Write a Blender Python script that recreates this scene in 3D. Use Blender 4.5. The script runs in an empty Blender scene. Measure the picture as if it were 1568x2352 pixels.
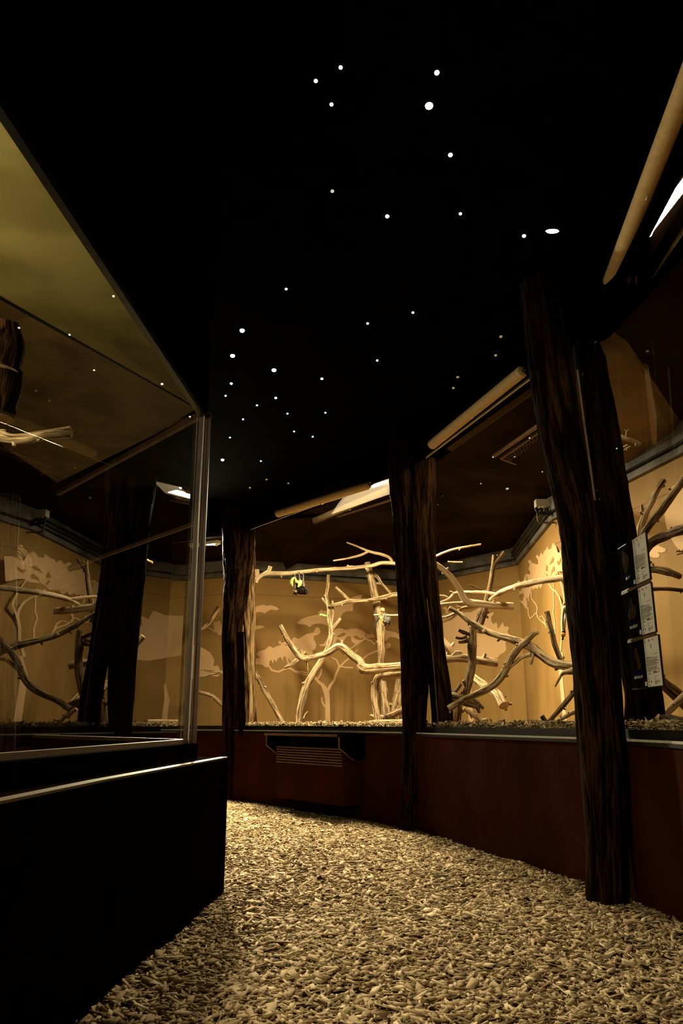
import bpy, bmesh, math, random
import numpy as np
from mathutils import Vector, noise, geometry
random.seed(7); rng = np.random.default_rng(7)

# ------------------------------------------------------------------ camera, world, exposure
SC = bpy.context.scene
COL = SC.collection
F = 1798.0; TH = math.radians(15.07); CT, ST = math.cos(TH), math.sin(TH); H = 0.8
cd = bpy.data.cameras.new('camera'); cam = bpy.data.objects.new('camera', cd); COL.objects.link(cam)
cd.sensor_fit = 'VERTICAL'; cd.sensor_height = 36.0; cd.lens = F / 2352 * 36.0; cd.clip_start = .05
cam.location = (0, 0, H); cam.rotation_euler = (math.pi / 2 + TH, 0, 0)
SC.camera = cam
w = bpy.data.worlds.new('world'); SC.world = w; w.use_nodes = True
w.node_tree.nodes['Background'].inputs[0].default_value = (0, 0, 0, 1)
w.node_tree.nodes['Background'].inputs[1].default_value = 0
vs = SC.view_settings
vs.view_transform = 'Standard'; vs.look = 'None'; vs.gamma = 1; vs.use_curve_mapping = False; vs.exposure = 0.0
SC.cycles.max_bounces = 6; SC.cycles.diffuse_bounces = 3; SC.cycles.glossy_bounces = 4
SC.cycles.transparent_max_bounces = 16
SC.cycles.caustics_reflective = False; SC.cycles.caustics_refractive = False

LAMP_COL = (1.0, 0.80, 0.50)
LAMP_W = dict(left=360, far=235, mid=38, near=8, vitrine=65, vitrine_fill=50)

# ------------------------------------------------------------------ geometry of the view (pixel of the photograph -> point of the place)
def ray(x, y):
    u = (x - 784) / F; v = (1176 - y) / F
    return Vector((u, CT - v * ST, ST + v * CT))
CAMP = Vector((0, 0, H))
def atY(x, y, Y):
    r = ray(x, y); t = Y / r.y; return CAMP + r * t, t
def atZ(x, y, z):
    r = ray(x, y); t = (z - H) / r.z; return CAMP + r * t
def on_plane(x, y, p0, n):
    r = ray(x, y); t = (p0 - CAMP).dot(n) / r.dot(n); return CAMP + r * t

# plan of the place: corridor-side wall line (visitor side), glass line, back walls
FRONT = [(-3.4, 9.9), (-1.27, 8.83), (0.53, 6.45), (1.29, 4.12), (1.37, 3.40), (1.27, 1.75), (1.0, 0.2), (0.35, -1.3)]
BACK = [(-4.2, 11.4), (-1.35, 10.09), (0.92, 10.88), (2.14, 9.35), (2.01, 7.17), (2.44, 5.30), (2.62, 3.6), (2.5, 1.4), (1.9, -.6), (1.0, -2.4)]
LEDGE = 0.72; GTOP = 2.92; CEIL = 3.15; EFLOOR = 0.745; TRIMZ = 2.65
def V3(p, z=0): return Vector((p[0], p[1], z))
def offset_line(line, d):
    """line moved sideways by d (positive: away from the visitors, to the right of its direction towards the camera)"""
    out = []
    for i, p in enumerate(line):
        ns = []
        for j in (i - 1, i):
            if 0 <= j < len(line) - 1:
                e = Vector((line[j + 1][0] - line[j][0], line[j + 1][1] - line[j][1])).normalized()
                ns.append(Vector((-e.y, e.x)))
        n = sum(ns, Vector((0, 0))); n.normalize(); k = n.dot(ns[0])
        out.append((p[0] + n.x * d / k, p[1] + n.y * d / k))
    return out
GLASS = offset_line(FRONT, .06)
def seg_plane(line, k):
    a, b = V3(line[k]), V3(line[k + 1]); e = (b - a).normalized(); return a, Vector((-e.y, e.x, 0)), e
def on_seg(line, k, x, y, off=0):
    a, n, e = seg_plane(line, k); return on_plane(x, y, a + n * off, n)

# ------------------------------------------------------------------ materials
def new_mat(name):
    m = bpy.data.materials.new(name); m.use_nodes = True
    nt = m.node_tree; b = nt.nodes['Principled BSDF']; return m, nt, b
def nd(nt, t, **kw):
    n = nt.nodes.new(t)
    for k, v in kw.items(): setattr(n, k, v)
    return n
def noise_mat(name, c1, c2, scale=8, stretch=(1, 1, 1), rough=.7, bump=.2, bscale=None, attr=None, detail=6, dist=.02, spec=.3, pos=(.35, .65)):
    m, nt, b = new_mat(name)
    if attr:
        src = nd(nt, 'ShaderNodeAttribute', attribute_name=attr).outputs['Vector']
    else:
        src = nd(nt, 'ShaderNodeTexCoord').outputs['Object']
    mp = nd(nt, 'ShaderNodeMapping'); mp.inputs['Scale'].default_value = stretch
    nt.links.new(src, mp.inputs['Vector'])
    nz = nd(nt, 'ShaderNodeTexNoise'); nz.inputs['Scale'].default_value = scale; nz.inputs['Detail'].default_value = detail
    nt.links.new(mp.outputs[0], nz.inputs['Vector'])
    cr = nd(nt, 'ShaderNodeValToRGB'); cr.color_ramp.elements[0].position = pos[0]; cr.color_ramp.elements[1].position = pos[1]
    cr.color_ramp.elements[0].color = (*c1, 1); cr.color_ramp.elements[1].color = (*c2, 1)
    nt.links.new(nz.outputs['Fac'], cr.inputs[0]); nt.links.new(cr.outputs[0], b.inputs['Base Color'])
    if bump:
        nb = nd(nt, 'ShaderNodeTexNoise'); nb.inputs['Scale'].default_value = bscale or scale * 2; nb.inputs['Detail'].default_value = 8
        nt.links.new(mp.outputs[0], nb.inputs['Vector'])
        bp = nd(nt, 'ShaderNodeBump'); bp.inputs['Strength'].default_value = bump; bp.inputs['Distance'].default_value = dist
        nt.links.new(nb.outputs['Fac'], bp.inputs['Height']); nt.links.new(bp.outputs[0], b.inputs['Normal'])
    b.inputs['Roughness'].default_value = rough; b.inputs['Specular IOR Level'].default_value = spec
    return m
def bark_mat(name, crev, mid, top, k=1.0, bump=.8, dist=.01, rough=.85):
    """bark with long vertical furrows; attribute 'bark' = (cos*r, sin*r, length) in metres"""
    m, nt, b = new_mat(name)
    at = nd(nt, 'ShaderNodeAttribute', attribute_name='bark')
    mp = nd(nt, 'ShaderNodeMapping'); mp.inputs['Scale'].default_value = (42 * k, 42 * k, 2.6 * k)
    nt.links.new(at.outputs['Vector'], mp.inputs['Vector'])
    nz = nd(nt, 'ShaderNodeTexNoise'); nz.inputs['Scale'].default_value = 1; nz.inputs['Detail'].default_value = 5; nz.inputs['Distortion'].default_value = .8
    nt.links.new(mp.outputs[0], nz.inputs['Vector'])
    mp2 = nd(nt, 'ShaderNodeMapping'); mp2.inputs['Scale'].default_value = (150 * k, 150 * k, 13 * k)
    nt.links.new(at.outputs['Vector'], mp2.inputs['Vector'])
    nz2 = nd(nt, 'ShaderNodeTexNoise'); nz2.inputs['Scale'].default_value = 1; nz2.inputs['Detail'].default_value = 4
    nt.links.new(mp2.outputs[0], nz2.inputs['Vector'])
    cr = nd(nt, 'ShaderNodeValToRGB'); e = cr.color_ramp.elements
    e[0].position = .43; e[0].color = (*crev, 1); e[1].position = .62; e[1].color = (*top, 1)
    q = e.new(.51); q.color = (*mid, 1)
    ad = nd(nt, 'ShaderNodeMath', operation='MULTIPLY_ADD'); ad.inputs[1].default_value = .35; 
    nt.links.new(nz2.outputs['Fac'], ad.inputs[0])
    sc = nd(nt, 'ShaderNodeMath', operation='MULTIPLY'); sc.inputs[1].default_value = .68
    nt.links.new(nz.outputs['Fac'], sc.inputs[0]); nt.links.new(sc.outputs[0], ad.inputs[2])
    nt.links.new(ad.outputs[0], cr.inputs[0]); nt.links.new(cr.outputs[0], b.inputs['Base Color'])
    bp = nd(nt, 'ShaderNodeBump'); bp.inputs['Strength'].default_value = bump; bp.inputs['Distance'].default_value = dist
    nt.links.new(ad.outputs[0], bp.inputs['Height']); nt.links.new(bp.outputs[0], b.inputs['Normal'])
    b.inputs['Roughness'].default_value = rough; b.inputs['Specular IOR Level'].default_value = .15
    return m
def glass_mat(name, tint=(.93, .97, .94)):
    m, nt, b = new_mat(name); nt.nodes.remove(b)
    out = nt.nodes['Material Output']
    tr = nd(nt, 'ShaderNodeBsdfTransparent'); tr.inputs[0].default_value = (*tint, 1)
    gl = nd(nt, 'ShaderNodeBsdfGlossy'); gl.inputs['Roughness'].default_value = 0.0; gl.inputs[0].default_value = (1, 1, 1, 1)
    fr = nd(nt, 'ShaderNodeFresnel'); fr.inputs[0].default_value = 1.5
    ge = nd(nt, 'ShaderNodeNewGeometry'); mr = nd(nt, 'ShaderNodeMapRange')      # same 1.5 index from either side of the sheet
    mr.inputs[3].default_value = 1.5; mr.inputs[4].default_value = 1 / 1.5
    nt.links.new(ge.outputs['Backfacing'], mr.inputs[0]); nt.links.new(mr.outputs[0], fr.inputs[0])
    mx = nd(nt, 'ShaderNodeMixShader')
    nt.links.new(fr.outputs[0], mx.inputs[0]); nt.links.new(tr.outputs[0], mx.inputs[1]); nt.links.new(gl.outputs[0], mx.inputs[2])
    nt.links.new(mx.outputs[0], out.inputs[0]); return m
def emit_mat(name, col, s):
    m, nt, b = new_mat(name)
    b.inputs['Base Color'].default_value = (0.8, .8, .8, 1); b.inputs['Emission Color'].default_value = (*col, 1); b.inputs['Emission Strength'].default_value = s
    return m
M = {}
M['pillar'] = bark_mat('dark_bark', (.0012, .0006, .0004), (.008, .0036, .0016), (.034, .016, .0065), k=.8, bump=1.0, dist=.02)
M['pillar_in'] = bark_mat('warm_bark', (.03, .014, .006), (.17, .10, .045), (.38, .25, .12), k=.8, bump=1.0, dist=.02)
M['branch'] = bark_mat('pale_branch_bark', (.07, .038, .017), (.33, .22, .11), (.62, .47, .28), k=1.5, bump=.9, dist=.012)
M['branch_smooth'] = bark_mat('smooth_branch_bark', (.30, .18, .09), (.58, .42, .24), (.72, .56, .36), k=1.0, bump=.3, dist=.004)
M['branch_dark'] = bark_mat('weathered_branch_bark', (.02, .011, .006), (.13, .08, .04), (.34, .23, .12), k=1.4, bump=1, dist=.015)
M['cut'] = noise_mat('cut_wood', (.33, .18, .08), (.62, .42, .22), 60, rough=.8, bump=.2, dist=.003)
M['low_wall'] = noise_mat('brown_painted_board', (.022, .0052, .0024), (.038, .0095, .0044), 3, (1, 1, .6), rough=.65, bump=.35, bscale=40, dist=.004, spec=.06)
M['dark_wall'] = noise_mat('near_black_board', (.0018, .0009, .0005), (.003, .0015, .0009), 4, rough=.8, bump=.1, spec=.03)
M['black'] = noise_mat('black_paint', (.0012, .0011, .001), (.0022, .002, .0018), 5, rough=.8, bump=0, spec=.05)
M['frame'] = noise_mat('black_window_frame', (.004, .004, .004), (.008, .007, .006), 12, rough=.35, bump=0, spec=.5)
M['brown_metal'] = noise_mat('brown_bronze_profile', (.05, .022, .009), (.08, .036, .015), 10, rough=.5, bump=0, spec=.5)
M['light_metal'] = noise_mat('brushed_metal', (.5, .47, .42), (.62, .58, .5), 30, (1, 1, .1), rough=.35, bump=0, spec=.6)
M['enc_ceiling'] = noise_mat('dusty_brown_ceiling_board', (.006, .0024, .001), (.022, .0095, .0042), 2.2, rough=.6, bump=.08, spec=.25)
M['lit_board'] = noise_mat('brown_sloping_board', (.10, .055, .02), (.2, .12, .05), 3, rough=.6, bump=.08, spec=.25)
M['vit_ceiling_olive'] = noise_mat('olive_vitrine_ceiling', (.15, .115, .035), (.23, .18, .06), 3, rough=.5, bump=.06, spec=.3, pos=(.4, .6))
M['vit_ceiling'] = noise_mat('stained_vitrine_ceiling', (.085, .047, .015), (.15, .09, .03), 5, rough=.5, bump=.06, spec=.3, pos=(.4, .6))
M['grey_trim'] = noise_mat('dusty_grey_trim', (.06, .056, .048), (.20, .188, .165), 5, rough=.6, bump=.1, spec=.3)
M['cable'] = noise_mat('black_cable', (.01, .01, .01), (.02, .02, .02), 20, rough=.4, bump=0)
M['roller'] = noise_mat('tan_roller_fabric', (.62, .42, .19), (.72, .50, .24), 30, rough=.75, bump=.1, dist=.002)
M['soil'] = noise_mat('bark_litter', (.05, .03, .015), (.25, .17, .09), 25, rough=.9, bump=1, dist=.02)
M['chips'] = None
M['glass'] = glass_mat('window_glass')
M['white'] = noise_mat('white_enamel', (.7, .68, .6), (.8, .78, .7), 8, rough=.4, bump=0)
M['tube'] = emit_mat('fluorescent_tube', (1, .86, .62), 28)
M['tube_bright'] = emit_mat('bright_fluorescent_tube', (1, .82, .54), 55)
M['star'] = emit_mat('fibre_star', (1, .98, .86), 5)
M['star_dim'] = emit_mat('dim_fibre_star', (.8, .85, .7), .7)
M['star_amber'] = emit_mat('amber_fibre_star', (.9, .75, .2), .25)
M['paper'] = noise_mat('printed_white_panel', (.84, .80, .75), (.88, .85, .80), 20, rough=.35, bump=0)
M['ink'] = noise_mat('dark_print', (.05, .04, .035), (.09, .07, .06), 20, rough=.5, bump=0)
M['ink_red'] = noise_mat('red_print', (.5, .03, .02), (.6, .05, .03), 20, rough=.5, bump=0)
M['ink_blue'] = noise_mat('blue_print', (.1, .16, .42), (.14, .22, .5), 20, rough=.5, bump=0)
M['navy'] = noise_mat('navy_print', (.006, .008, .05), (.01, .012, .08), 20, rough=.7, bump=0, spec=.05)
M['sign_black'] = noise_mat('black_print', (.006, .005, .004), (.01, .008, .006), 20, rough=.6, bump=0, spec=.08)
M['fur_print'] = noise_mat('printed_fur', (.015, .008, .004), (.10, .06, .04), 60, (1, 1, .3), rough=.7, bump=0, spec=.05)
M['rail'] = noise_mat('stained_rail', (.09, .05, .022), (.16, .09, .04), 20, (1, .1, 1), rough=.5, bump=.1)
M['bat_black'] = noise_mat('black_fur', (.004, .003, .003), (.016, .011, .008), 90, rough=.45, bump=.5, dist=.003, spec=.5)
M['bat_grey'] = noise_mat('grey_fur', (.045, .04, .033), (.11, .10, .085), 90, rough=.5, bump=.5, dist=.003)
M['bat_orange'] = noise_mat('orange_fur', (.5, .24, .06), (.75, .42, .14), 90, rough=.7, bump=.5, dist=.003)
M['bat_brown'] = noise_mat('brown_muzzle', (.22, .10, .04), (.34, .17, .07), 90, rough=.5, bump=.2, dist=.002)
M['bat_wing'] = noise_mat('leathery_wing', (.012, .008, .006), (.035, .022, .016), 40, rough=.5, bump=.3, dist=.003)
M['bat_leg'] = noise_mat('grey_skin', (.16, .14, .12), (.24, .21, .18), 40, rough=.6, bump=.2, dist=.002)
M['lettuce'] = noise_mat('lettuce_leaf', (.35, .55, .06), (.75, .85, .40), 30, rough=.5, bump=.3, dist=.003)
M['cucumber'] = noise_mat('cucumber_skin', (.10, .30, .05), (.42, .60, .18), 40, rough=.35, bump=.1)
M['fruit'] = noise_mat('red_orange_fruit', (.75, .12, .03), (.95, .62, .22), 45, rough=.35, bump=.1, dist=.002)
M['steel'] = noise_mat('galvanised_steel', (.42, .44, .36), (.6, .6, .5), 30, rough=.3, bump=0, spec=.7)
M['red'] = noise_mat('red_plastic', (.5, .03, .02), (.65, .06, .04), 20, rough=.4, bump=0)
M['orange'] = noise_mat('orange_plastic', (.85, .35, .03), (.95, .42, .05), 20, rough=.4, bump=0)
M['diffuser'] = emit_mat('lamp_diffuser', (.62, .50, .34), .55)
M['wire'] = noise_mat('thin_wire', (.12, .08, .04), (.2, .13, .07), 20, rough=.5, bump=0)

for q_ in ('dark_wall', 'black', 'sign_black', 'fur_print', 'navy'): M[q_].node_tree.nodes['Principled BSDF'].inputs['IOR'].default_value = 1.03
for q_ in ('pillar', 'pillar_in', 'low_wall', 'soil', 'enc_ceiling', 'bat_black'): M[q_].node_tree.nodes['Principled BSDF'].inputs['IOR'].default_value = 1.12
def wall_mat():
    """ochre painted board: cloudy brush tone, dark upright streaks stronger towards the bottom, a joint line and a lighter top board"""
    m, nt, b = new_mat('ochre_painted_board')
    tc = nd(nt, 'ShaderNodeTexCoord')
    nz = nd(nt, 'ShaderNodeTexNoise'); nz.inputs['Scale'].default_value = 2.2; nz.inputs['Detail'].default_value = 6
    nt.links.new(tc.outputs['Object'], nz.inputs['Vector'])
    cr = nd(nt, 'ShaderNodeValToRGB'); e = cr.color_ramp.elements
    e[0].position = .3; e[0].color = (.34, .195, .058, 1); e[1].position = .7; e[1].color = (.41, .245, .08, 1)
    nt.links.new(nz.outputs['Fac'], cr.inputs[0])
    mp = nd(nt, 'ShaderNodeMapping'); mp.inputs['Scale'].default_value = (9, 9, .5)
    nt.links.new(tc.outputs['Object'], mp.inputs['Vector'])
    st = nd(nt, 'ShaderNodeTexNoise'); st.inputs['Scale'].default_value = 1; st.inputs['Detail'].default_value = 4
    nt.links.new(mp.outputs[0], st.inputs['Vector'])
    r2 = nd(nt, 'ShaderNodeValToRGB'); r2.color_ramp.elements[0].position = .52; r2.color_ramp.elements[1].position = .72
    r2.color_ramp.elements[0].color = (0, 0, 0, 1); r2.color_ramp.elements[1].color = (1, 1, 1, 1)
    nt.links.new(st.outputs['Fac'], r2.inputs[0])
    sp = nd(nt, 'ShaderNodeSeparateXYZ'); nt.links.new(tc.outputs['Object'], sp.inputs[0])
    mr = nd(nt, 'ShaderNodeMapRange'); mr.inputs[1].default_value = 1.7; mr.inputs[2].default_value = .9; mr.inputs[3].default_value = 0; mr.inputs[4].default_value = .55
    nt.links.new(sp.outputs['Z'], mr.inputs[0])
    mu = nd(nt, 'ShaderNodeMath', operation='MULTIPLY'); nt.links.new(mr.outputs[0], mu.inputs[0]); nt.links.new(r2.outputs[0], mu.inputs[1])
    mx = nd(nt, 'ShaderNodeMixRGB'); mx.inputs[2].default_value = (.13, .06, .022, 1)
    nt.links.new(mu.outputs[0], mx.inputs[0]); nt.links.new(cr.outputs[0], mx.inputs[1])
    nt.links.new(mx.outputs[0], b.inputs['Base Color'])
    b.inputs['Roughness'].default_value = .65; b.inputs['Specular IOR Level'].default_value = .2
    return m
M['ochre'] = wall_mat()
M['mural'] = noise_mat('pale_mural_paint', (.76, .49, .25), (.82, .54, .29), 3, rough=.65, bump=0, spec=.2)
M['joint'] = noise_mat('board_joint', (.16, .085, .03), (.2, .1, .04), 10, rough=.7, bump=0)

def chip_mat():
    m, nt, b = new_mat('wood_chip')
    at = nd(nt, 'ShaderNodeAttribute', attribute_name='tone')
    cr = nd(nt, 'ShaderNodeValToRGB'); e = cr.color_ramp.elements
    e[0].position = 0; e[0].color = (.15, .085, .034, 1); e[1].position = 1; e[1].color = (.80, .64, .40, 1)
    q = e.new(.22); q.color = (.34, .235, .115, 1); q = e.new(.65); q.color = (.52, .385, .21, 1)
    nt.links.new(at.outputs['Fac'], cr.inputs[0])
    tc = nd(nt, 'ShaderNodeTexCoord'); nz = nd(nt, 'ShaderNodeTexNoise'); nz.inputs['Scale'].default_value = 180
    nt.links.new(tc.outputs['Object'], nz.inputs['Vector'])
    mx = nd(nt, 'ShaderNodeMixRGB', blend_type='MULTIPLY'); mx.inputs[0].default_value = .35
    nt.links.new(cr.outputs[0], mx.inputs[1]); nt.links.new(nz.outputs['Fac'], mx.inputs[2]); nt.links.new(mx.outputs[0], b.inputs['Base Color'])
    b.inputs['Roughness'].default_value = .8; b.inputs['Specular IOR Level'].default_value = .15
    return m
M['chips'] = chip_mat()

# ------------------------------------------------------------------ builders
class MB:
    def __init__(s): s.v = []; s.f = []; s.mi = []; s.a = []
    def add(s, vs_, fs, mi=0, at=None):
        o = len(s.v); s.v += [tuple(p) for p in vs_]; s.f += [tuple(i + o for i in q) for q in fs]; s.mi += [mi] * len(fs)
        s.a += [tuple(p) for p in (at if at else vs_)]
    def box(s, c, ex, ey, ez, hx, hy, hz, mi=0):
        c = Vector(c); P = []
        for k in (-1, 1):
            for j in (-1, 1):
                for i in (-1, 1): P.append(c + ex * (i * hx) + ey * (j * hy) + ez * (k * hz))
        s.add(P, [(0, 2, 3, 1), (4, 5, 7, 6), (0, 1, 5, 4), (2, 6, 7, 3), (0, 4, 6, 2), (1, 3, 7, 5)], mi)
    def bar(s, a, b, w, h, up=Vector((0, 0, 1)), mi=0):
        a = Vector(a); b = Vector(b); e = (b - a); L = e.length; e.normalize(); sd = e.cross(up).normalized(); u = sd.cross(e)
        s.box((a + b) / 2, e, sd, u, L / 2, w / 2, h / 2, mi)
    def prism(s, poly, z0, z1, mi=0):
        n = len(poly); P = [(p[0], p[1], z0) for p in poly] + [(p[0], p[1], z1) for p in poly]
        s.add(P, [tuple(range(n))[::-1], tuple(range(n, 2 * n))] + [(i, (i + 1) % n, n + (i + 1) % n, n + i) for i in range(n)], mi)
    def cyl(s, a, b, r0, r1=None, n=16, mi=0, cap=True):
        r1 = r0 if r1 is None else r1
        a = Vector(a); b = Vector(b); e = (b - a).normalized(); x = e.orthogonal().normalized(); y = e.cross(x)
        P = [p + (x * math.cos(2 * math.pi * i / n) + y * math.sin(2 * math.pi * i / n)) * r for p, r in ((a, r0), (b, r1)) for i in range(n)]
        fs = [(i, (i + 1) % n, n + (i + 1) % n, n + i) for i in range(n)]
        if cap: fs += [tuple(range(n))[::-1], tuple(range(n, 2 * n))]
        s.add(P, fs, mi)
    def ell(s, c, r, ax=None, n=12, m=8, mi=0):
        c = Vector(c); ax = ax or (Vector((1, 0, 0)), Vector((0, 1, 0)), Vector((0, 0, 1))); P = []; fs = []
        for j in range(m + 1):
            ph = math.pi * j / m
            for i in range(n):
                th = 2 * math.pi * i / n
                P.append(c + ax[0] * (r[0] * math.sin(ph) * math.cos(th)) + ax[1] * (r[1] * math.sin(ph) * math.sin(th)) + ax[2] * (r[2] * math.cos(ph)))
        for j in range(m):
            for i in range(n): fs.append((j * n + i, (j + 1) * n + i, (j + 1) * n + (i + 1) % n, j * n + (i + 1) % n))
        s.add(P, fs, mi)
    def poly(s, pts, mi=0):
        tri = geometry.tessellate_polygon([pts]); s.add(pts, [tuple(t) for t in tri], mi)
    def limb(s, pts, seg=12, amp=.08, freq=1.0, mi=0, capmi=1, ridges=False, ends=(True, True), step=None):
        """pts: [(Vector, radius)] -> a bark covered, noise-worn tapering limb"""
        P = [p for p, r in pts]; R = [r for p, r in pts]
        Pp = [P[0] * 2 - P[1]] + P + [P[-1] * 2 - P[-2]]; Rr = [R[0]] + R + [R[-1]]
        ctr = []; rad = []
        for i in range(1, len(Pp) - 2):
            L = (Pp[i + 1] - Pp[i]).length; st = step or max(Rr[i] * .55, .008); k = max(2, min(60, int(L / st)))
            for j in range(k):
                t = j / k; a, b, c, d = Pp[i - 1:i + 3]
                ctr.append(.5 * ((2 * b) + (c - a) * t + (2 * a - 5 * b + 4 * c - d) * t * t + (3 * b - a - 3 * c + d) * t ** 3))
                rad.append(Rr[i] + (Rr[i + 1] - Rr[i]) * (t * t * (3 - 2 * t)))
        ctr.append(P[-1]); rad.append(R[-1]); n = len(ctr)
        seed = Vector((random.uniform(0, 90), random.uniform(0, 90), random.uniform(0, 90)))
        T = [(ctr[min(i + 1, n - 1)] - ctr[max(i - 1, 0)]).normalized() for i in range(n)]
        x = T[0].orthogonal().normalized(); vv = []; at = []; ln = 0
        for i in range(n):
            x = (x - T[i] * x.dot(T[i])).normalized(); y = T[i].cross(x)
            if i: ln += (ctr[i] - ctr[i - 1]).length
            for k in range(seg):
                th = 2 * math.pi * k / seg; cx, sx = math.cos(th), math.sin(th); r = rad[i]
                q = Vector((cx * r * 10, sx * r * 10, ln * 4)) * freq + seed
                d = 1 + amp * 1.6 * noise.noise(Vector((cx, sx, ln / max(r, .01) * .25)) + seed)
                if ridges:
                    q2 = Vector((cx * r * 34, sx * r * 34, ln * 3.2)) + seed
                    rg = 1 - abs(noise.noise(q2)) * 2.2
                    d += amp * rg * .9 + amp * .35 * noise.noise(Vector((cx * r * 90, sx * r * 90, ln * 14)) + seed)
                else:
                    d += amp * noise.noise(q * 1.5)
                vv.append(ctr[i] + (x * cx + y * sx) * (r * d)); at.append((cx * r + seed.x, sx * r + seed.y, ln + seed.z))
        fs = [(i * seg + k, i * seg + (k + 1) % seg, (i + 1) * seg + (k + 1) % seg, (i + 1) * seg + k) for i in range(n - 1) for k in range(seg)]
        s.add(vv, fs, mi, at)
        for e, i, sg in ((ends[0], 0, -1), (ends[1], n - 1, 1)):
            if e:
                ring = vv[i * seg:(i + 1) * seg]; c = ctr[i] + T[i] * (sg * rad[i] * .12)
                s.add(list(ring) + [c], [((k, (k + 1) % seg, seg) if sg > 0 else ((k + 1) % seg, k, seg)) for k in range(seg)], capmi)
    def build(s, name, mats, parent=None, smooth=True, attr=False):
        me = bpy.data.meshes.new(name); me.from_pydata(s.v, [], s.f)
        mats = mats if isinstance(mats, (list, tuple)) else [mats]
        for m_ in mats: me.materials.append(m_)
        me.polygons.foreach_set('material_index', [min(i, len(mats) - 1) for i in s.mi])
        if smooth: me.polygons.foreach_set('use_smooth', [True] * len(s.f))
        if attr:
            a = me.attributes.new('bark', 'FLOAT_VECTOR', 'POINT'); a.data.foreach_set('vector', np.array(s.a, dtype=np.float32).ravel())
        me.update()
        o = bpy.data.objects.new(name, me); COL.objects.link(o)
        if parent: o.parent = parent
        return o
def rebase(o, origin):
    """put the object's origin at a point without moving its mesh in the world"""
    from mathutils import Matrix
    o.data.transform(Matrix.Translation(-Vector(origin))); o.location = origin
    return o
def tag(o, label=None, cat=None, group=None, kind=None):
    if label: o['label'] = label
    if cat: o['category'] = cat
    if group: o['group'] = group
    if kind: o['kind'] = kind
    return o
def thing(name, loc, label, cat, group=None):
    o = bpy.data.objects.new(name, None); COL.objects.link(o); o.location = loc; o.empty_display_size = .1
    return tag(o, label, cat, group)
def scatter(name, mat, parent, items):
    for fn in items:
        m_ = MB(); fn(m_); put(m_, name, mat, parent)
def put(mb, name, mats, parent, smooth=False, attr=False, sub=None):
    """build in world coordinates, then hang under an empty standing at parent.location"""
    o = mb.build(name, mats, None, smooth, attr)
    o.data.transform(__import__('mathutils').Matrix.Translation(-parent.location)); o.parent = sub or parent
    return o
UP = Vector((0, 0, 1))
def blob(mb, name, mat, parent, voxel):
    """join the mesh's overlapping forms into one continuous skin"""
    o = mb.build(name, mat, None)
    md = o.modifiers.new('r', 'REMESH'); md.mode = 'VOXEL'; md.voxel_size = voxel
    ms = o.modifiers.new('s', 'SMOOTH'); ms.iterations = 4; ms.factor = .5
    dg = bpy.context.evaluated_depsgraph_get(); me = bpy.data.meshes.new_from_object(o.evaluated_get(dg))
    old = o.data; o.modifiers.clear(); o.data = me; bpy.data.meshes.remove(old)
    me.polygons.foreach_set('use_smooth', [True] * len(me.polygons)); me.name = name
    me.transform(__import__('mathutils').Matrix.Translation(-parent.location)); o.parent = parent
    return o

# ------------------------------------------------------------------ lamps (long tubes hung just behind the top of each pane)
def lamp(name, a, b, watts, label, size=.05, aim=(0, 0, -1), housing=True, glow=True):
    a = Vector(a); b = Vector(b); mid = (a + b) / 2; e = (b - a).normalized()
    t = thing(name, mid, label, 'lamp', None)
    if housing:
        h = MB(); h.box(mid + UP * .035, e, e.cross(UP), UP, (b - a).length / 2 + .04, .035, .02); put(h, 'housing', M['white'], t)
        for p in (a, b):
            c = MB(); c.box(p + UP * .015, e, e.cross(UP), UP, .012, .016, .022); put(c, 'tube_holder', M['white'], t)
    if glow:
        g = MB(); g.cyl(a, b, .019 if 'glaring' in label else .013, n=14); put(g, 'tube', M['tube_bright' if 'glaring' in label else 'tube'], t, True)
    ld = bpy.data.lights.new('tube_light', 'AREA'); ld.shape = 'RECTANGLE'; ld.size = (b - a).length; ld.size_y = size
    ld.energy = watts; ld.color = LAMP_COL
    lo = bpy.data.objects.new('tube_light', ld); COL.objects.link(lo)
    z = -Vector(aim).normalized(); x = e; y = z.cross(x).normalized(); x = y.cross(z)
    from mathutils import Matrix
    m = Matrix((x, y, z)).transposed().to_4x4(); m.translation = Vector((0, 0, -.02)); lo.matrix_local = m; lo.parent = t
    return t
def glass_pt(k, f, off, z):
    a, n, e = seg_plane(GLASS, k); b = V3(GLASS[k + 1]); return a + (b - a) * f + n * off + UP * z
def toward(k, w=.6):
    a, n, e = seg_plane(GLASS, k); return (-n * w) - UP
lamp('fluorescent_lamp', glass_pt(0, .71, .12, 2.85), glass_pt(0, .85, .12, 2.85), LAMP_W['left'], 'tube lamp above the narrow window at left of the far tree post', aim=(.2, -1, -.9), glow=False).children[-1].data.spread = 2.1
lamp('fluorescent_lamp', glass_pt(2, .30, .16, 3.015), glass_pt(2, .85, .16, 3.015), LAMP_W['mid'], 'tube lamp behind the pale rail above the window between the two big tree posts', aim=toward(2, .15), glow=False)
lamp('fluorescent_lamp', atZ(1483, 537, 2.99), atZ(1650, 320, 2.99), LAMP_W['near'], 'glaring white tube lamp at upper right behind the nearest window', aim=toward(4, .3), housing=False)
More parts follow.
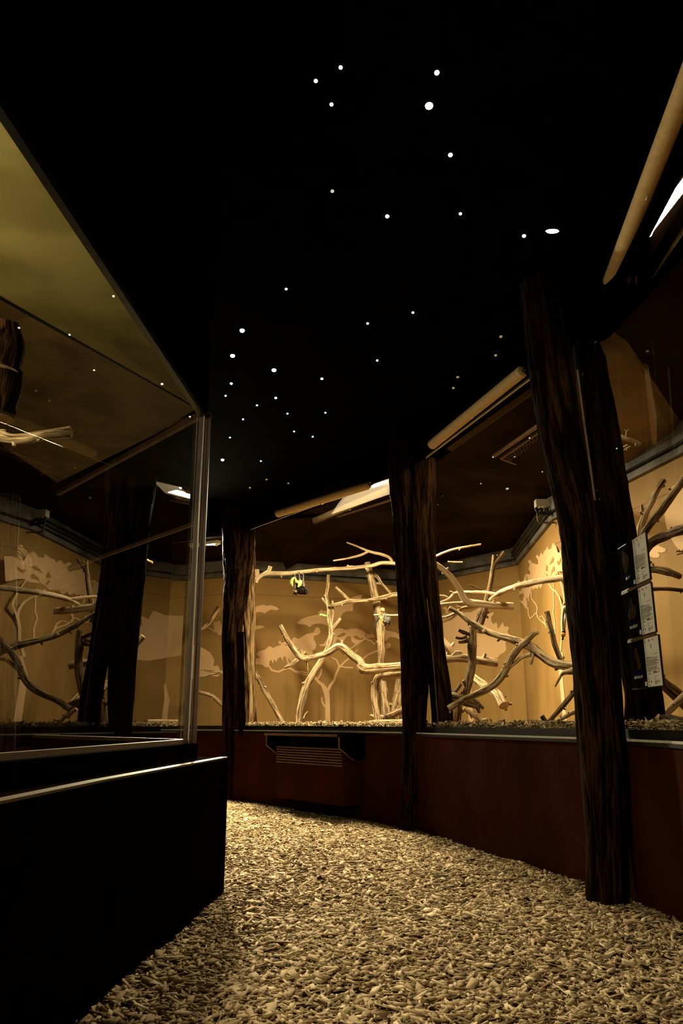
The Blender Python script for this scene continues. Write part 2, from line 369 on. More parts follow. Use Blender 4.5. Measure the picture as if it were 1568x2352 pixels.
# broad lamp with a pale diffuser in the far enclosure, and the end of its bare tube
t = lamp('panel_lamp', atZ(800, 1160, 2.96), atZ(905, 1112, 2.96), LAMP_W['far'], 'pale lit lamp panel left of the middle post near the far enclosure ceiling', size=.12, housing=False, glow=False)
mb = MB(); c4 = [atZ(x, y, 2.975) for x, y in ((762, 1181), (935, 1121), (935, 1082), (790, 1146))]
mb.add(c4 + [p + UP * .03 for p in c4], [(0, 1, 2, 3), (7, 6, 5, 4), (0, 4, 5, 1), (1, 5, 6, 2), (2, 6, 7, 3), (3, 7, 4, 0)]); put(mb, 'diffuser', M['diffuser'], t)
mb = MB(); mb.bar(atZ(775, 1187, 2.955), atZ(935, 1137, 2.955), .03, .012); put(mb, 'edge_profile', M['rail'], t)
mb = MB(); mb.cyl(atZ(856, 1117, 2.95), atZ(880, 1108, 2.95), .014, n=14); put(mb, 'tube', M['tube'], t, True)

# ------------------------------------------------------------------ structure: floor, low walls, windows, ceilings
o = MB(); o.prism([(-6, -3), (4, -3), (4, 13), (-6, 13)], -.1, -.012); tag(o.build('floor', M['soil'], None, False), kind='structure')
def strip(mb, line, d0, d1, z0, z1, k0=0, k1=None, mi=0):
    A, B = offset_line(line, d0), offset_line(line, d1)
    for k in range(k0, (k1 or len(line) - 1)):
        mb.prism([A[k], A[k + 1], B[k + 1], B[k]], z0, z1, mi)
o = MB(); strip(o, FRONT, 0, .09, -.02, .70); tag(o.build('wall_right', M['low_wall'], None, False), 'low brown painted wall under the windows on the right', kind='structure')
o = MB(); strip(o, FRONT, -.012, .10, .70, LEDGE - .004); tag(o.build('trim_1', M['frame'], None, False), kind='structure')
o = MB(); strip(o, FRONT, -.03, .3, 3.0, CEIL + .05); strip(o, FRONT, -.03, .03, 2.902, 3.0); tag(o.build('trim_2', M['dark_wall'], None, False), 'dark board over the windows on the right', kind='structure')
# window frames and panes on the right
for k in range(0, 7):
    GTOP = 2.92 if k < 3 else 3.0
    a, n, e = seg_plane(GLASS, k); b = V3(GLASS[k + 1])
    o = MB()
    o.bar(a + UP * (LEDGE + .022), b + UP * (LEDGE + .022), .04, .055)
    for p in ([b - e * .02] if k in (0, 1, 2) else []) + ([a + e * .02] if k in (1, 2, 3) else []): o.bar(p + UP * LEDGE, p + UP * GTOP, .03, .035, up=e)
    fr = tag(o.build('window_%d' % (k + 1), M['frame'], None, False), kind='structure')
    o = MB(); o.bar(a + UP * GTOP, b + UP * GTOP, .012, .02); put(o, 'top_rail', M['light_metal' if k < 3 else 'frame'], fr)
    o = MB(); o.bar(a - n * .052 + UP * (LEDGE + .002), b - n * .052 + UP * (LEDGE + .002), .022, .010); put(o, 'glazing_bead', M['light_metal'], fr)
    P = [a + UP * (LEDGE + .025), b + UP * (LEDGE + .025), b + UP * GTOP, a + UP * GTOP]
    o = MB(); o.add(P, [(0, 1, 2, 3)]); put(o, 'pane', M['glass'], fr)

# enclosure floor, ceiling
def fill_between(A, B, z, name, mat, th=.04, zb=None):
    mb = MB(); ring = list(A) + list(reversed(B))
    tri = geometry.tessellate_polygon([[Vector((p[0], p[1], 0)) for p in ring]])
    nA = len(A)
    zs = [z] * nA + [z if zb is None else zb] * len(B)
    v = [(p[0], p[1], zz) for p, zz in zip(ring, zs)] + [(p[0], p[1], zz + th) for p, zz in zip(ring, zs)]
    N = len(ring)
    mb.add(v, [tuple(t) for t in tri] + [tuple(i + N for i in t) for t in tri] + [(i, (i + 1) % N, N + (i + 1) % N, N + i) for i in range(N)])
    return mb.build(name, mat, None, False)
INNER = offset_line(FRONT, .09)
tag(fill_between(INNER, BACK, EFLOOR - .04, 'floor', M['soil']), 'litter covered floor of the enclosures behind the windows', kind='structure')
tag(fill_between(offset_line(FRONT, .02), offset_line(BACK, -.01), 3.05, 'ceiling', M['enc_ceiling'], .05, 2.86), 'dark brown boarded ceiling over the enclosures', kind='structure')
# folded ceiling panel in the far enclosure: a board leaning out of the ceiling
mb = MB(); A1 = atZ(606, 1197, 2.97); B1 = atZ(836, 1178, 2.97); A2 = atY(657, 1308, 10.1)[0]; B2 = atY(692, 1288, 10.15)[0]
mb.add([A1, B1, B2, A2], [(0, 1, 2, 3)]); mb.add([p + Vector((0, .02, .02)) for p in (A1, B1, B2, A2)], [(3, 2, 1, 0)])
tag(mb.build('trim_3', M['enc_ceiling'], None, False), 'leaning brown ceiling board in the far enclosure', kind='structure')
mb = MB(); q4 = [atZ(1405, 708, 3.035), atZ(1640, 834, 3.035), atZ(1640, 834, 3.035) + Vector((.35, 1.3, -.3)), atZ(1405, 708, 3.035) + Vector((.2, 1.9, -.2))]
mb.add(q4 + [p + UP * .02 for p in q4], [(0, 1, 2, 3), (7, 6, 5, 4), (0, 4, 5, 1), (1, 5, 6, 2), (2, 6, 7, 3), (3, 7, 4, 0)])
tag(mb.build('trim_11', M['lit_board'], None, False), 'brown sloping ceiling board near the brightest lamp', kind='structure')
# big dark ceiling with the star lights
mb = MB(); mb.prism([(-6, -3), (4, -3), (4, 13), (-6, 13)], CEIL, CEIL + .05); tag(mb.build('ceiling', M['black'], None, False), 'black ceiling dotted with star lights', kind='structure')

# back walls with the painted murals
back = MB()
for k in range(len(BACK) - 1):
    a, b = BACK[k], BACK[k + 1]; e = (V3(b) - V3(a)).normalized(); n = Vector((-e.y, e.x, 0))
    back.prism([a, b, (b[0] + n.x * .05, b[1] + n.y * .05), (a[0] + n.x * .05, a[1] + n.y * .05)], .6, 2.9, 0)
    for z in (2.42,):
        p, q = V3(a, z) - n * .0015, V3(b, z) - n * .0015
        back.add([p, q, q + UP * .006, p + UP * .006], [(0, 1, 2, 3)], 2)
def crop(ox, oy, s, pts): return [(ox + x / s, oy + y / s) for x, y in pts]
def mural(k, px, mi=1, lift=.003):
    a, n, e = seg_plane(BACK, k)
    P = [on_plane(x, y, a - n * lift, n) for x, y in px]; back.poly(P, mi)
def ribbon(k, pts, s=1.0, lift=.004):
    """painted stroke: pts (x, y, width) in pixels of the photograph"""
    n = len(pts)
    for i in range(n - 1):
        (x0, y0, w0), (x1, y1, w1) = pts[i], pts[i + 1]; d = Vector((x1 - x0, y1 - y0)); d.normalize(); q = Vector((-d.y, d.x))
        e0, e1 = w0 * .3, w1 * .3
        mural(k, [(x0 + q.x * w0 / 2 - d.x * e0, y0 + q.y * w0 / 2 - d.y * e0), (x1 + q.x * w1 / 2 + d.x * e1, y1 + q.y * w1 / 2 + d.y * e1),
                  (x1 - q.x * w1 / 2 + d.x * e1, y1 - q.y * w1 / 2 + d.y * e1), (x0 - q.x * w0 / 2 - d.x * e0, y0 - q.y * w0 / 2 - d.y * e0)], 1, lift + i * .00002)
def rib(k, ox, oy, s, pts, w):
    out = []
    for i, p in enumerate(pts):
        ww = p[2] if len(p) > 2 else w
        out.append((ox + p[0] / s, oy + p[1] / s, ww / s))
    ribbon(k, out)
S = 3.92; c2 = lambda p: crop(550, 1380, S, p); c1 = lambda p: crop(550, 1020, S, p)
mural(1, c2([(95, 560), (130, 560), (150, 520), (190, 512), (145, 480), (170, 455), (230, 440), (270, 405), (300, 425), (350, 402), (380, 398), (352, 382), (352, 365), (368, 358), (376, 380), (410, 368), (450, 370), (490, 325), (530, 342), (600, 300), (665, 285), (688, 240), (715, 240), (728, 268), (722, 295), (690, 310), (668, 318), (668, 350), (690, 390), (682, 430), (655, 450), (665, 480), (630, 490), (595, 470), (560, 490), (520, 530), (470, 560), (445, 522), (420, 510), (396, 496), (388, 540), (370, 505), (345, 520), (330, 552), (312, 525), (300, 570), (286, 530), (270, 545), (262, 590), (240, 600), (200, 575), (160, 570), (95, 575)]))
rib(1, 550, 1380, S, [(262, 585, 16), (290, 625, 18), (350, 640, 16), (410, 612, 16), (455, 605, 16), (500, 635, 16), (560, 640, 14), (620, 650, 12)], 14)
rib(1, 550, 1380, S, [(425, 515, 18), (440, 560, 14), (450, 605, 14)], 14)
rib(1, 550, 1380, S, [(500, 640), (560, 660), (620, 668)], 10)
rib(1, 550, 1380, S, [(793, 1090, 48), (792, 1000, 44), (792, 900, 40), (785, 840, 48), (765, 790, 42), (745, 755, 30), (710, 730, 26), (685, 700, 22), (672, 650, 18)], 40)
rib(1, 550, 1380, S, [(788, 820, 28), (815, 765, 24), (850, 715, 22), (868, 660, 20), (895, 600, 18), (950, 545, 16), (1010, 500, 12), (1060, 440, 10)], 18)
rib(1, 550, 1380, S, [(985, 440, 8), (1040, 400, 12), (1100, 360, 14), (1140, 330, 14)], 10)
rib(1, 550, 1380, S, [(1120, 340), (1180, 360), (1215, 390)], 11)
rib(1, 550, 1380, S, [(830, 508, 8), (870, 530, 12), (892, 575, 13), (895, 600, 13)], 12)
rib(1, 550, 1380, S, [(738, 615, 8), (730, 660, 12), (705, 700, 16)], 12)
rib(1, 550, 1380, S, [(738, 870, 8), (745, 915, 14), (770, 955, 16)], 12)
rib(1, 550, 1380, S, [(1110, 522, 12), (1160, 482, 13), (1225, 455, 12), (1300, 432, 12), (1345, 400, 14)], 12)
rib(1, 550, 1380, S, [(905, 590), (960, 600), (1020, 603)], 14)
mural(1, c2([(1310, 395), (1335, 375), (1362, 390), (1358, 420), (1325, 432), (1300, 430)]))
mural(1, c2([(708, 400), (760, 385), (790, 335), (820, 270), (860, 258), (900, 243), (960, 262), (1010, 250), (1050, 250), (1110, 268), (1150, 300), (1188, 300), (1188, 278), (1200, 300), (1225, 325), (1200, 330), (1150, 335), (1135, 290), (1125, 335), (1105, 330), (1085, 340), (1065, 315), (1020, 315), (1035, 340), (1060, 350), (1100, 352), (1070, 380), (1035, 388), (1005, 362), (1000, 318), (965, 322), (940, 355), (905, 362), (880, 340), (862, 380), (850, 410), (800, 430), (770, 410), (740, 408)]))
mural(1, c2([(870, 320), (935, 285), (960, 295), (940, 315), (900, 330)]), 0, .005)
mural(1, c2([(1285, 272), (1302, 245), (1322, 268), (1400, 282), (1450, 305), (1475, 330), (1475, 365), (1400, 330), (1350, 325), (1320, 360), (1285, 345)]))
mural(1, c2([(60, 100), (110, 60), (170, 45), (220, 34), (235, 44), (290, 40), (330, 55), (357, 74), (330, 85), (285, 78), (255, 92), (225, 116), (205, 102), (165, 100), (110, 132), (60, 140)]))
mural(1, c2([(60, 235), (120, 218), (170, 222), (190, 220), (232, 238), (200, 243), (165, 255), (120, 262), (60, 262)]))
mural(1, c2([(515, 195), (560, 162), (620, 142), (700, 125), (718, 112), (700, 104), (720, 95), (738, 78), (752, 96), (772, 86), (785, 105), (820, 80), (860, 60), (900, 20), (960, -10), (1040, -40), (1105, -58), (1085, 0), (1070, 15), (1022, 30), (1020, 60), (1022, 92), (960, 95), (930, 110), (905, 160), (880, 200), (850, 235), (830, 260), (790, 222), (740, 206), (690, 205), (655, 215), (632, 238), (600, 216), (560, 212), (530, 210)]))
mural(0, [(440, 1480), (465, 1488), (482, 1498), (492, 1515), (490, 1530), (500, 1528), (508, 1545), (500, 1555), (470, 1550), (440, 1560)])
mural(0, [(490, 1430), (505, 1425), (515, 1450), (505, 1460), (492, 1450)])
# second wall: broad canopy seen between the two big posts
S2 = 7.84; d1 = lambda p: crop(1000, 1300, S2, p); d2 = lambda p: crop(1000, 1480, S2, p)
mural(2, d1([(-60, 1000), (60, 900), (200, 850), (300, 830), (420, 850), (520, 835), (640, 830), (740, 775), (830, 740), (905, 900), (960, 860), (1045, 822), (1045, 860), (1000, 925), (1005, 1000), (1040, 1050), (1075, 1020), (1105, 1030), (1118, 1130), (1150, 1100), (1210, 1008), (1232, 1090), (1290, 1085), (1322, 1120), (1290, 1190), (1340, 1250), (1330, 1300), (1255, 1390), (1275, 1480), (1265, 1520), (1230, 1560), (1160, 1595), (1120, 1650), (900, 1670), (700, 1640), (520, 1600), (300, 1550), (100, 1560), (-60, 1600)]))
mural(2, d1([(130, 745), (170, 730), (215, 760), (230, 820), (200, 880), (170, 870), (180, 800), (140, 770)]))
rib(2, 1000, 1480, S2, [(640, 700, 30), (620, 850, 60), (600, 1000, 80), (630, 1200, 85), (640, 1430, 90)], 80)
# third wall: tall tree with looping branches
S3 = 8.711; g = lambda p: crop(1160, 1230, S3, p)
mural(3, g([(165, 1090), (200, 1180), (260, 1200), (340, 1160), (372, 1165), (370, 1230), (340, 1310), (300, 1300), (285, 1255), (264, 1262), (275, 1310), (330, 1350), (375, 1405), (420, 1490), (440, 1420), (438, 1330), (422, 1270), (442, 1230), (460, 1320), (476, 1310), (470, 1250), (500, 1130), (530, 1060), (552, 1115), (562, 1060), (590, 1080), (600, 1040), (650, 1075), (672, 1000), (698, 1052), (722, 1050), (742, 965), (830, 965), (862, 870), (905, 815), (1010, 790), (1045, 725), (1120, 715), (1170, 750), (1230, 765), (1230, 230), (1150, 235), (1108, 290), (1085, 335), (1050, 340), (1020, 220), (990, 170), (955, 145), (930, 205), (918, 262), (862, 280), (848, 198), (808, 290), (770, 322), (752, 395), (725, 338), (700, 372), (680, 432), (640, 380), (608, 420), (655, 490), (655, 560), (630, 582), (560, 550), (530, 550), (510, 482), (455, 505), (458, 548), (490, 560), (480, 620), (465, 682), (492, 702), (500, 782), (440, 765), (398, 785), (358, 900), (330, 1050), (312, 1120), (270, 1080), (240, 1150), (205, 1100)]))
for q in ([(882, 600), (905, 520), (945, 432), (975, 460), (960, 530), (915, 560)], [(1028, 540), (1045, 505), (1075, 522), (1110, 438), (1118, 500), (1070, 605)], [(805, 705), (820, 578), (845, 620), (848, 705)], [(903, 820), (925, 690), (965, 605), (992, 640), (985, 712), (930, 750)], [(812, 770), (830, 760), (862, 830), (845, 860)], [(425, 830), (435, 800), (440, 900), (428, 920)]):
    mural(3, g(q), 0, .005)
rib(3, 1160, 1230, S3, [(870, 960), (930, 1070), (1000, 1110), (1070, 1210), (1110, 1330), (1135, 1480), (1122, 1750), (1130, 2000), (1095, 2350)], 30)
rib(3, 1160, 1230, S3, [(975, 940), (960, 1150), (970, 1400), (955, 1550), (990, 1750), (995, 2000)], 16)
rib(3, 1160, 1230, S3, [(1030, 730), (1100, 930), (1140, 1080), (1175, 1250), (1160, 1370), (1135, 1560)], 20)
rib(3, 1160, 1230, S3, [(515, 1120, 30), (520, 1250, 18), (560, 1310), (610, 1370), (640, 1450), (625, 1560), (640, 1620), (700, 1700), (790, 1760, 36), (830, 1860, 8)], 24)
rib(3, 1160, 1230, S3, [(450, 1440, 26), (465, 1580), (500, 1660), (550, 1620), (600, 1560), (625, 1555)], 22)
rib(3, 1160, 1230, S3, [(690, 1630), (740, 1610), (780, 1680), (795, 1740)], 20)
ribbon(3, [(1290, 1500, 5), (1287, 1545, 8), (1292, 1600, 8), (1297, 1655, 9)])
# right hand wall: another canopy beside the signs
S4 = 7.84; h = lambda p: crop(1440, 1050, S4, p)
mural(4, h([(790, 600), (800, 540), (830, 510), (900, 500), (1000, 480), (1250, 400), (1350, 700), (1350, 1500), (1150, 1600), (1004, 1650), (975, 1690), (900, 1640), (780, 1460), (720, 1300), (690, 1180), (670, 1040), (735, 900), (745, 700), (752, 665), (785, 640)]))
mural(4, h([(380, 1720), (450, 1640), (540, 1585), (620, 1620), (700, 1650), (690, 1700), (620, 1722), (545, 1712), (592, 1760), (560, 1810), (480, 1812), (400, 1785), (385, 1815)]))
mural(3, crop(1440, 1050, S4, [(-900, 900), (-700, 1000), (-500, 1200), (-900, 1300)]))
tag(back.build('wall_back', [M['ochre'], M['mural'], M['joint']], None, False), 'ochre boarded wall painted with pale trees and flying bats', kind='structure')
# grey cornice and cables along the back wall
mb = MB(); strip(mb, BACK, -.05, 0, TRIMZ + .075, 2.88); strip(mb, BACK, -.035, 0, TRIMZ, TRIMZ + .06)
tag(mb.build('trim_4', M['grey_trim'], None, False), 'dusty grey cornice along the top of the painted wall', kind='structure')
mb = MB(); L = offset_line(BACK, -.055)
for k in range(1, 7):
    mb.cyl(V3(L[k], TRIMZ + .066), V3(L[k + 1], TRIMZ + .066), .011, n=8)
tag(mb.build('power_cable', M['cable']), 'black cable running along the grey cornice of the painted wall', 'cable')
mb = MB()
L2 = offset_line(BACK, -.075)
for dz in (.105, .15): mb.cyl(V3(L2[3], TRIMZ + dz), V3(L2[4], TRIMZ + dz), .012, n=8)
tag(mb.build('power_cable', M['cable']), 'pair of black cables on the cornice rising to the junction box', 'cable')

# ------------------------------------------------------------------ left side: low wall and glass vitrine
LW = [(-.90, -2.0), (-.70, 2.45), (-.56, 4.07)]
LWP = LW + [(-2.1, 5.9), (-4.2, 6.6), (-4.2, -2.0)]
inner = [(-.98, -2.0), (-.78, 2.45), (-.64, 4.00), (-2.1, 5.75), (-4.2, 6.4), (-4.2, -2.0)]
mb = MB(); mb.prism(LWP, -.02, .63); tag(mb.build('wall_left', M['dark_wall'], None, False), 'low dark wall under the glass vitrine on the left', kind='structure')
mb = MB(); mb.prism([(-.905, -2.0), (-.705, 2.45), (-.565, 4.065), (-.60, 4.065), (-.745, 2.45), (-.945, -2.0)], .63, .637); tag(mb.build('trim_5', M['brown_metal'], None, False), kind='structure')
GC = Vector((-.79, 4.13, 0)); GL = Vector((-1.215, -1.4, 0)); GS = Vector((-2.15, 5.70, 0)); GB = .71; GT = 2.5
mb = MB(); mb.prism([(GL.x + .06, GL.y), (GC.x + .06, GC.y + .02), (GC.x, GC.y + .06), (GS.x, GS.y + .06), (GS.x, GS.y - .06), (GC.x - .05, GC.y - .03), (GL.x - .06, GL.y)], .63, .70)
tag(mb.build('trim_6', M['black'], None, False), kind='structure')
def pane_frame(idx, a, b, z0, z1, transom=None):
    e = (b - a).normalized(); n = Vector((-e.y, e.x, 0)); mb = MB()
    mb.bar(a + UP * z0, b + UP * z0, .03, .02)
    fr = tag(mb.build('window_%d' % idx, M['brown_metal'], None, False), kind='structure')
    mb = MB(); mb.bar(a + UP * (z1 - .02), b + UP * (z1 - .02), .03, .03); put(mb, 'top_rail', M['frame' if idx == 8 else 'brown_metal'], fr)
    if transom:
        mb = MB(); mb.bar(a + UP * transom, b + UP * transom, .012, .02); put(mb, 'transom', M['brown_metal'], fr)
    mb = MB(); mb.add([a + UP * (z0 + .01), b + UP * (z0 + .01), b + UP * (z1 - .03), a + UP * (z1 - .03)], [(0, 1, 2, 3)]); put(mb, 'pane', M['glass'], fr)
    return fr
pane_frame(8, GC, GL, GB, GT)
pane_frame(9, GC + Vector((-.02, .02, 0)), GS, GB, GT, 1.85)
mb = MB()
mb.bar(GC + UP * .63, GC + UP * GT, .02, .022, up=Vector((1, 0, 0)))
mb.bar(GC + Vector((.035, .02, .63)), GC + Vector((.035, .02, GT)), .012, .03, up=Vector((1, 0, 0)))
tag(mb.build('trim_7', M['brown_metal'], None, False), 'upright corner profile of the glass vitrine', kind='structure')
mb = MB(); mb.bar(GC + Vector((.018, -.018, .70)), GC + Vector((.018, -.018, GT - .02)), .004, .006, up=Vector((1, 0, 0))); tag(mb.build('trim_8', M['light_metal'], None, False), kind='structure')
# boxed-in space over the vitrine, its boarded ceiling and its dark walls
mb = MB()
mb.prism([(GL.x + .02, GL.y), (GC.x + .03, GC.y + .02), (GC.x - .03, GC.y + .03), (GL.x - .04, GL.y)], GT, CEIL)
mb.prism([(GC.x + .03, GC.y + .02), (GS.x, GS.y + .05), (GS.x, GS.y - .03), (GC.x - .03, GC.y - .03)], GT, CEIL)
tag(mb.build('trim_9', M['black'], None, False), 'black boarding between the vitrine and the ceiling', kind='structure')
seam = atZ(-260, 565, GT); seam = Vector((-2.3, 1.5, GT))
mb = MB(); mb.add([V3((GC.x, GC.y), GT), V3((GL.x, GL.y), GT), V3((-3.0, -1.4), GT + .25), V3((-2.1, 1.85), GT + .1)], [(0, 1, 2, 3)])
tag(mb.build('ceiling', M['vit_ceiling_olive'], None, False), 'olive brown stained ceiling board of the vitrine', kind='structure')
mb = MB(); mb.add([V3((GC.x, GC.y), GT), V3((-2.1, 1.85), GT + .1), V3((-2.35, 3.4), GT + .05), V3((-2.07, 5.45), GT - .01)], [(0, 1, 2, 3)])
tag(mb.build('ceiling', M['vit_ceiling'], None, False), 'second ceiling board of the vitrine beyond the seam', kind='structure')
mb = MB(); mb.prism([(-2.35, 5.4), (-2.25, 5.7), (-4.3, 6.6), (-4.3, -2), (-2.9, -2), (-2.7, 2.0)], .6, CEIL)  # near-black colour stands in for shade, though a lamp hangs inside
tag(mb.build('wall_left', M['dark_wall'], None, False), 'inner wall of the vitrine, coloured near black to look unlit', kind='structure')
lamp('fluorescent_lamp', (-1.62, 1.2, 2.38), (-1.75, 2.45, 2.38), LAMP_W['vitrine'], 'tube lamp inside the glass vitrine above the pale branch', aim=(.3, .35, -1))
ld = bpy.data.lights.new('fill_light', 'POINT'); ld.energy = LAMP_W['vitrine_fill']; ld.color = (1, .85, .45); ld.shadow_soft_size = .04
t = thing('added_fill_lamp', (-1.75, 1.7, 1.9), 'small added fill lamp under the vitrine ceiling, out of view', 'lamp')  # unseen lamp, added to brighten the vitrine ceiling
lo = bpy.data.objects.new('fill_light', ld); COL.objects.link(lo); lo.parent = t
mb = MB(); mb.ell((-1.75, 1.7, 1.93), (.03, .03, .02)); put(mb, 'cap', M['white'], t, True)
mb = MB(); mb.cyl((-1.75, 1.7, 1.94), (-1.75, 1.7, 2.56), .006); put(mb, 'stem', M['cable'], t, True)

mb = MB(); mb.bar((GC.x, GC.y, GT - .004), (-2.1, 1.85, GT + .096), .014, .008); tag(mb.build('trim_10', M['frame'], None, False), kind='structure')
# dark partition added to mask the lit window behind the vitrine; then outer walls
a_, n_, e_ = seg_plane(FRONT, 0); w0 = V3(FRONT[0]); w1 = V3(FRONT[1]) - e_ * .85
mb = MB(); mb.prism([tuple((w0 - n_ * .03)[:2]), tuple((w1 - n_ * .03)[:2]), tuple((w1 * 1.125)[:2]), tuple((w1 * 1.125 - e_ * .05)[:2]), tuple((w1 + n_ * .0 - e_ * .05)[:2]), tuple(w0[:2])], 0, CEIL)
tag(mb.build('wall_far', M['dark_wall'], None, False), kind='structure')
mb = MB(); mb.prism([(-6, 12.9), (4, 12.9), (4, 13), (-6, 13)], 0, CEIL); mb.prism([(-6, 5), (-5.9, 5), (-5.9, 13), (-6, 13)], 0, CEIL)
tag(mb.build('wall_far', M['dark_wall'], None, False), kind='structure')

# ------------------------------------------------------------------ tree posts
RS = 1.0
def limb_px(mb, pts, Y=None, **kw):
    out = []
    for p in pts:
        x, y, r = p[:3]; yy = p[3] if len(p) > 3 else Y
        P, t = atY(x, y, yy); out.append((P, r * RS / F * t))
    mb.limb(out, **kw); return out
def post(name, label, pts, Y, mat, seg=96, amp=.07):
    mb = MB(); out = limb_px(mb, pts, Y, seg=seg, amp=amp, ridges=True, step=.02)
    o = mb.build(name, [mat, M['cut']], None, True, True); tag(o, label, 'tree trunk', 'tree trunk posts between the windows')
    return rebase(o, out[0][0])
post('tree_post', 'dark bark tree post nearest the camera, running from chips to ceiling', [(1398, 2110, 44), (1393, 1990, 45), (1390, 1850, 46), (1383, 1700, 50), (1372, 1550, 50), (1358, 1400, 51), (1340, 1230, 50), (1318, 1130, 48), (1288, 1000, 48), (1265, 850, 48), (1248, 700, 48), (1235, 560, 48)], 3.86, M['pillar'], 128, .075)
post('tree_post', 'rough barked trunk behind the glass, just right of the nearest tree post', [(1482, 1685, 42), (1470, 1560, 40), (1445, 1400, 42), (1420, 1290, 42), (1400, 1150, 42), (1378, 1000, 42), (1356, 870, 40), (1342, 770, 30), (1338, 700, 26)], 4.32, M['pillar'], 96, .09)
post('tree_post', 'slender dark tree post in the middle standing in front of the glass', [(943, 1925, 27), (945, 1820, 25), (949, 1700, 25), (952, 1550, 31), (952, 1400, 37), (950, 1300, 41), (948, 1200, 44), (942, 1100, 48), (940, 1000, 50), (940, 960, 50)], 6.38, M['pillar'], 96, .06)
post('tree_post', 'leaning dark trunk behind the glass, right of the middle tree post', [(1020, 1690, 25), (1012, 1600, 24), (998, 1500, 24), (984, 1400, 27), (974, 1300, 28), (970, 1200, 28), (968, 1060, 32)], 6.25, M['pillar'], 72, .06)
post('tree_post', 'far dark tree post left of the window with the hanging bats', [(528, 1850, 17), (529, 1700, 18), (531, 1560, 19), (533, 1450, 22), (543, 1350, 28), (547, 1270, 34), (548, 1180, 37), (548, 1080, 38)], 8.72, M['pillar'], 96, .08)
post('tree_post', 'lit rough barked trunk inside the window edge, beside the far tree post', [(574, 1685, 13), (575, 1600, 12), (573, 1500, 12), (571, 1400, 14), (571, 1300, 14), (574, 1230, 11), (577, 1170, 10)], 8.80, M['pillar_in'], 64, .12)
mb = MB(); P0 = atY(556, 1690, 8.52)[0]; P1 = atY(551, 1452, 8.52)[0]; mb.bar(P0, P1, .075, .03, up=Vector((0, 1, 0)))
tag(mb.build('wooden_board', M['dark_wall'], None, False), 'narrow upright dark board between the two far trunks', 'board')
# pale strips standing in for the lit glass edge and gap seam by the posts
for pts, Y, lab in (([(980, 1375), (988, 1450), (998, 1560), (1006, 1668)], 6.05, 'thin pale vertical strip beside the middle tree post'), ([(1325, 850), (1338, 950), (1352, 1050), (1366, 1150)], 3.72, 'thin pale vertical strip on the upper part of the nearest tree post')):
    mb = MB(); mb.limb([(atY(x, y, Y)[0], .0035 if Y > 5 else .006) for x, y in pts], seg=6, amp=0)
    tag(mb.build('lit_edge_strip', M['rail']), lab, 'strip')

# ------------------------------------------------------------------ branches
RS = .88
def branch(label, limbs, Y, mat='branch', name='branch', cat='branch', seg=14, amp=.12, group='branches in the enclosures'):
    mb = MB(); first = None
    for L_ in limbs:
        out = limb_px(mb, L_, Y, seg=seg, amp=amp)
        first = first or out[0][0]
    # small twig stubs and knots
    L_ = limbs[0]
    for _ in range(2 + len(L_) // 2):
        i = random.randrange(len(L_) - 1); f_ = random.random(); a, b = L_[i], L_[i + 1]
        x = a[0] + (b[0] - a[0]) * f_; y = a[1] + (b[1] - a[1]) * f_; r = a[2]
        Ya = a[3] if len(a) > 3 else Y; th = random.uniform(0, 6.28); Lk = r * random.uniform(1.2, 1.9)
        P, t_ = atY(x, y, Ya); Q, _t = atY(x + math.cos(th) * Lk, y + math.sin(th) * Lk, Ya - .01)
        mb.limb([(P, r * .45 / F * t_), (Q, r * .28 / F * t_)], seg=8, amp=.15)
    o = mb.build(name, [M[mat], M['cut']], None, True, True); tag(o, label, cat, group)
    return rebase(o, first)
# far enclosure
branch('long pale horizontal perch the black bat hangs from', [[(586, 1338, 7), (592, 1327, 6), (612, 1318, 6), (660, 1317, 5.5), (700, 1313, 5), (735, 1309, 5), (800, 1305, 5), (850, 1300, 5), (880, 1293, 5), (925, 1296, 5)], [(608, 1320, 6), (617, 1312, 5), (621, 1301, 5)], [(589, 1334, 6), (590, 1320, 5), (590, 1308, 5)], [(903, 1296, 4.5), (893, 1280, 4), (870, 1272, 4), (846, 1266, 3.5), (820, 1255, 2.5), (796, 1246, 2)], [(848, 1266, 3.2), (825, 1276, 3), (795, 1283, 2.5), (765, 1288, 2)], [(830, 1303, 2), (812, 1301, 2), (796, 1300, 1.5)]], 8.9, 'branch_smooth')
branch('thick pale upright post branch behind the orange fruit', [[(843, 1292, 9), (850, 1320, 9.5), (858, 1355, 10), (866, 1395, 11), (873, 1440, 11), (876, 1490, 10.5), (874, 1535, 10)], [(857, 1318, 4), (868, 1328, 4), (876, 1340, 3.5), (890, 1355, 4), (900, 1366, 4.5)], [(864, 1340, 3), (874, 1340, 3)]], 9.1, 'branch')
branch('horizontal branch at mid height crossing the upright post branch', [[(755, 1391, 4), (775, 1388, 5), (800, 1381, 5.5), (830, 1380, 5), (860, 1377, 6), (885, 1371, 6), (905, 1366, 6), (925, 1366, 6)], [(770, 1349, 4), (782, 1360, 4), (800, 1377, 4)]], 8.95, 'branch')
branch('tall forked upright branch with the green cucumber piece', [[(754, 1316, 5), (752, 1345, 4.5), (749, 1370, 4.5), (754, 1395, 5), (755, 1420, 5.5), (760, 1450, 7), (757, 1475, 7), (748, 1497, 6), (737, 1518, 8), (722, 1543, 9), (705, 1572, 9), (694, 1605, 9), (688, 1635, 8.5), (686, 1662, 8)], [(757, 1455, 4), (768, 1438, 4.5), (782, 1420, 4)], [(753, 1392, 4), (745, 1382, 3.5), (739, 1373, 2.5)], [(763, 1380, 3), (764, 1412, 3), (760, 1440, 5)]], 9.0, 'branch')
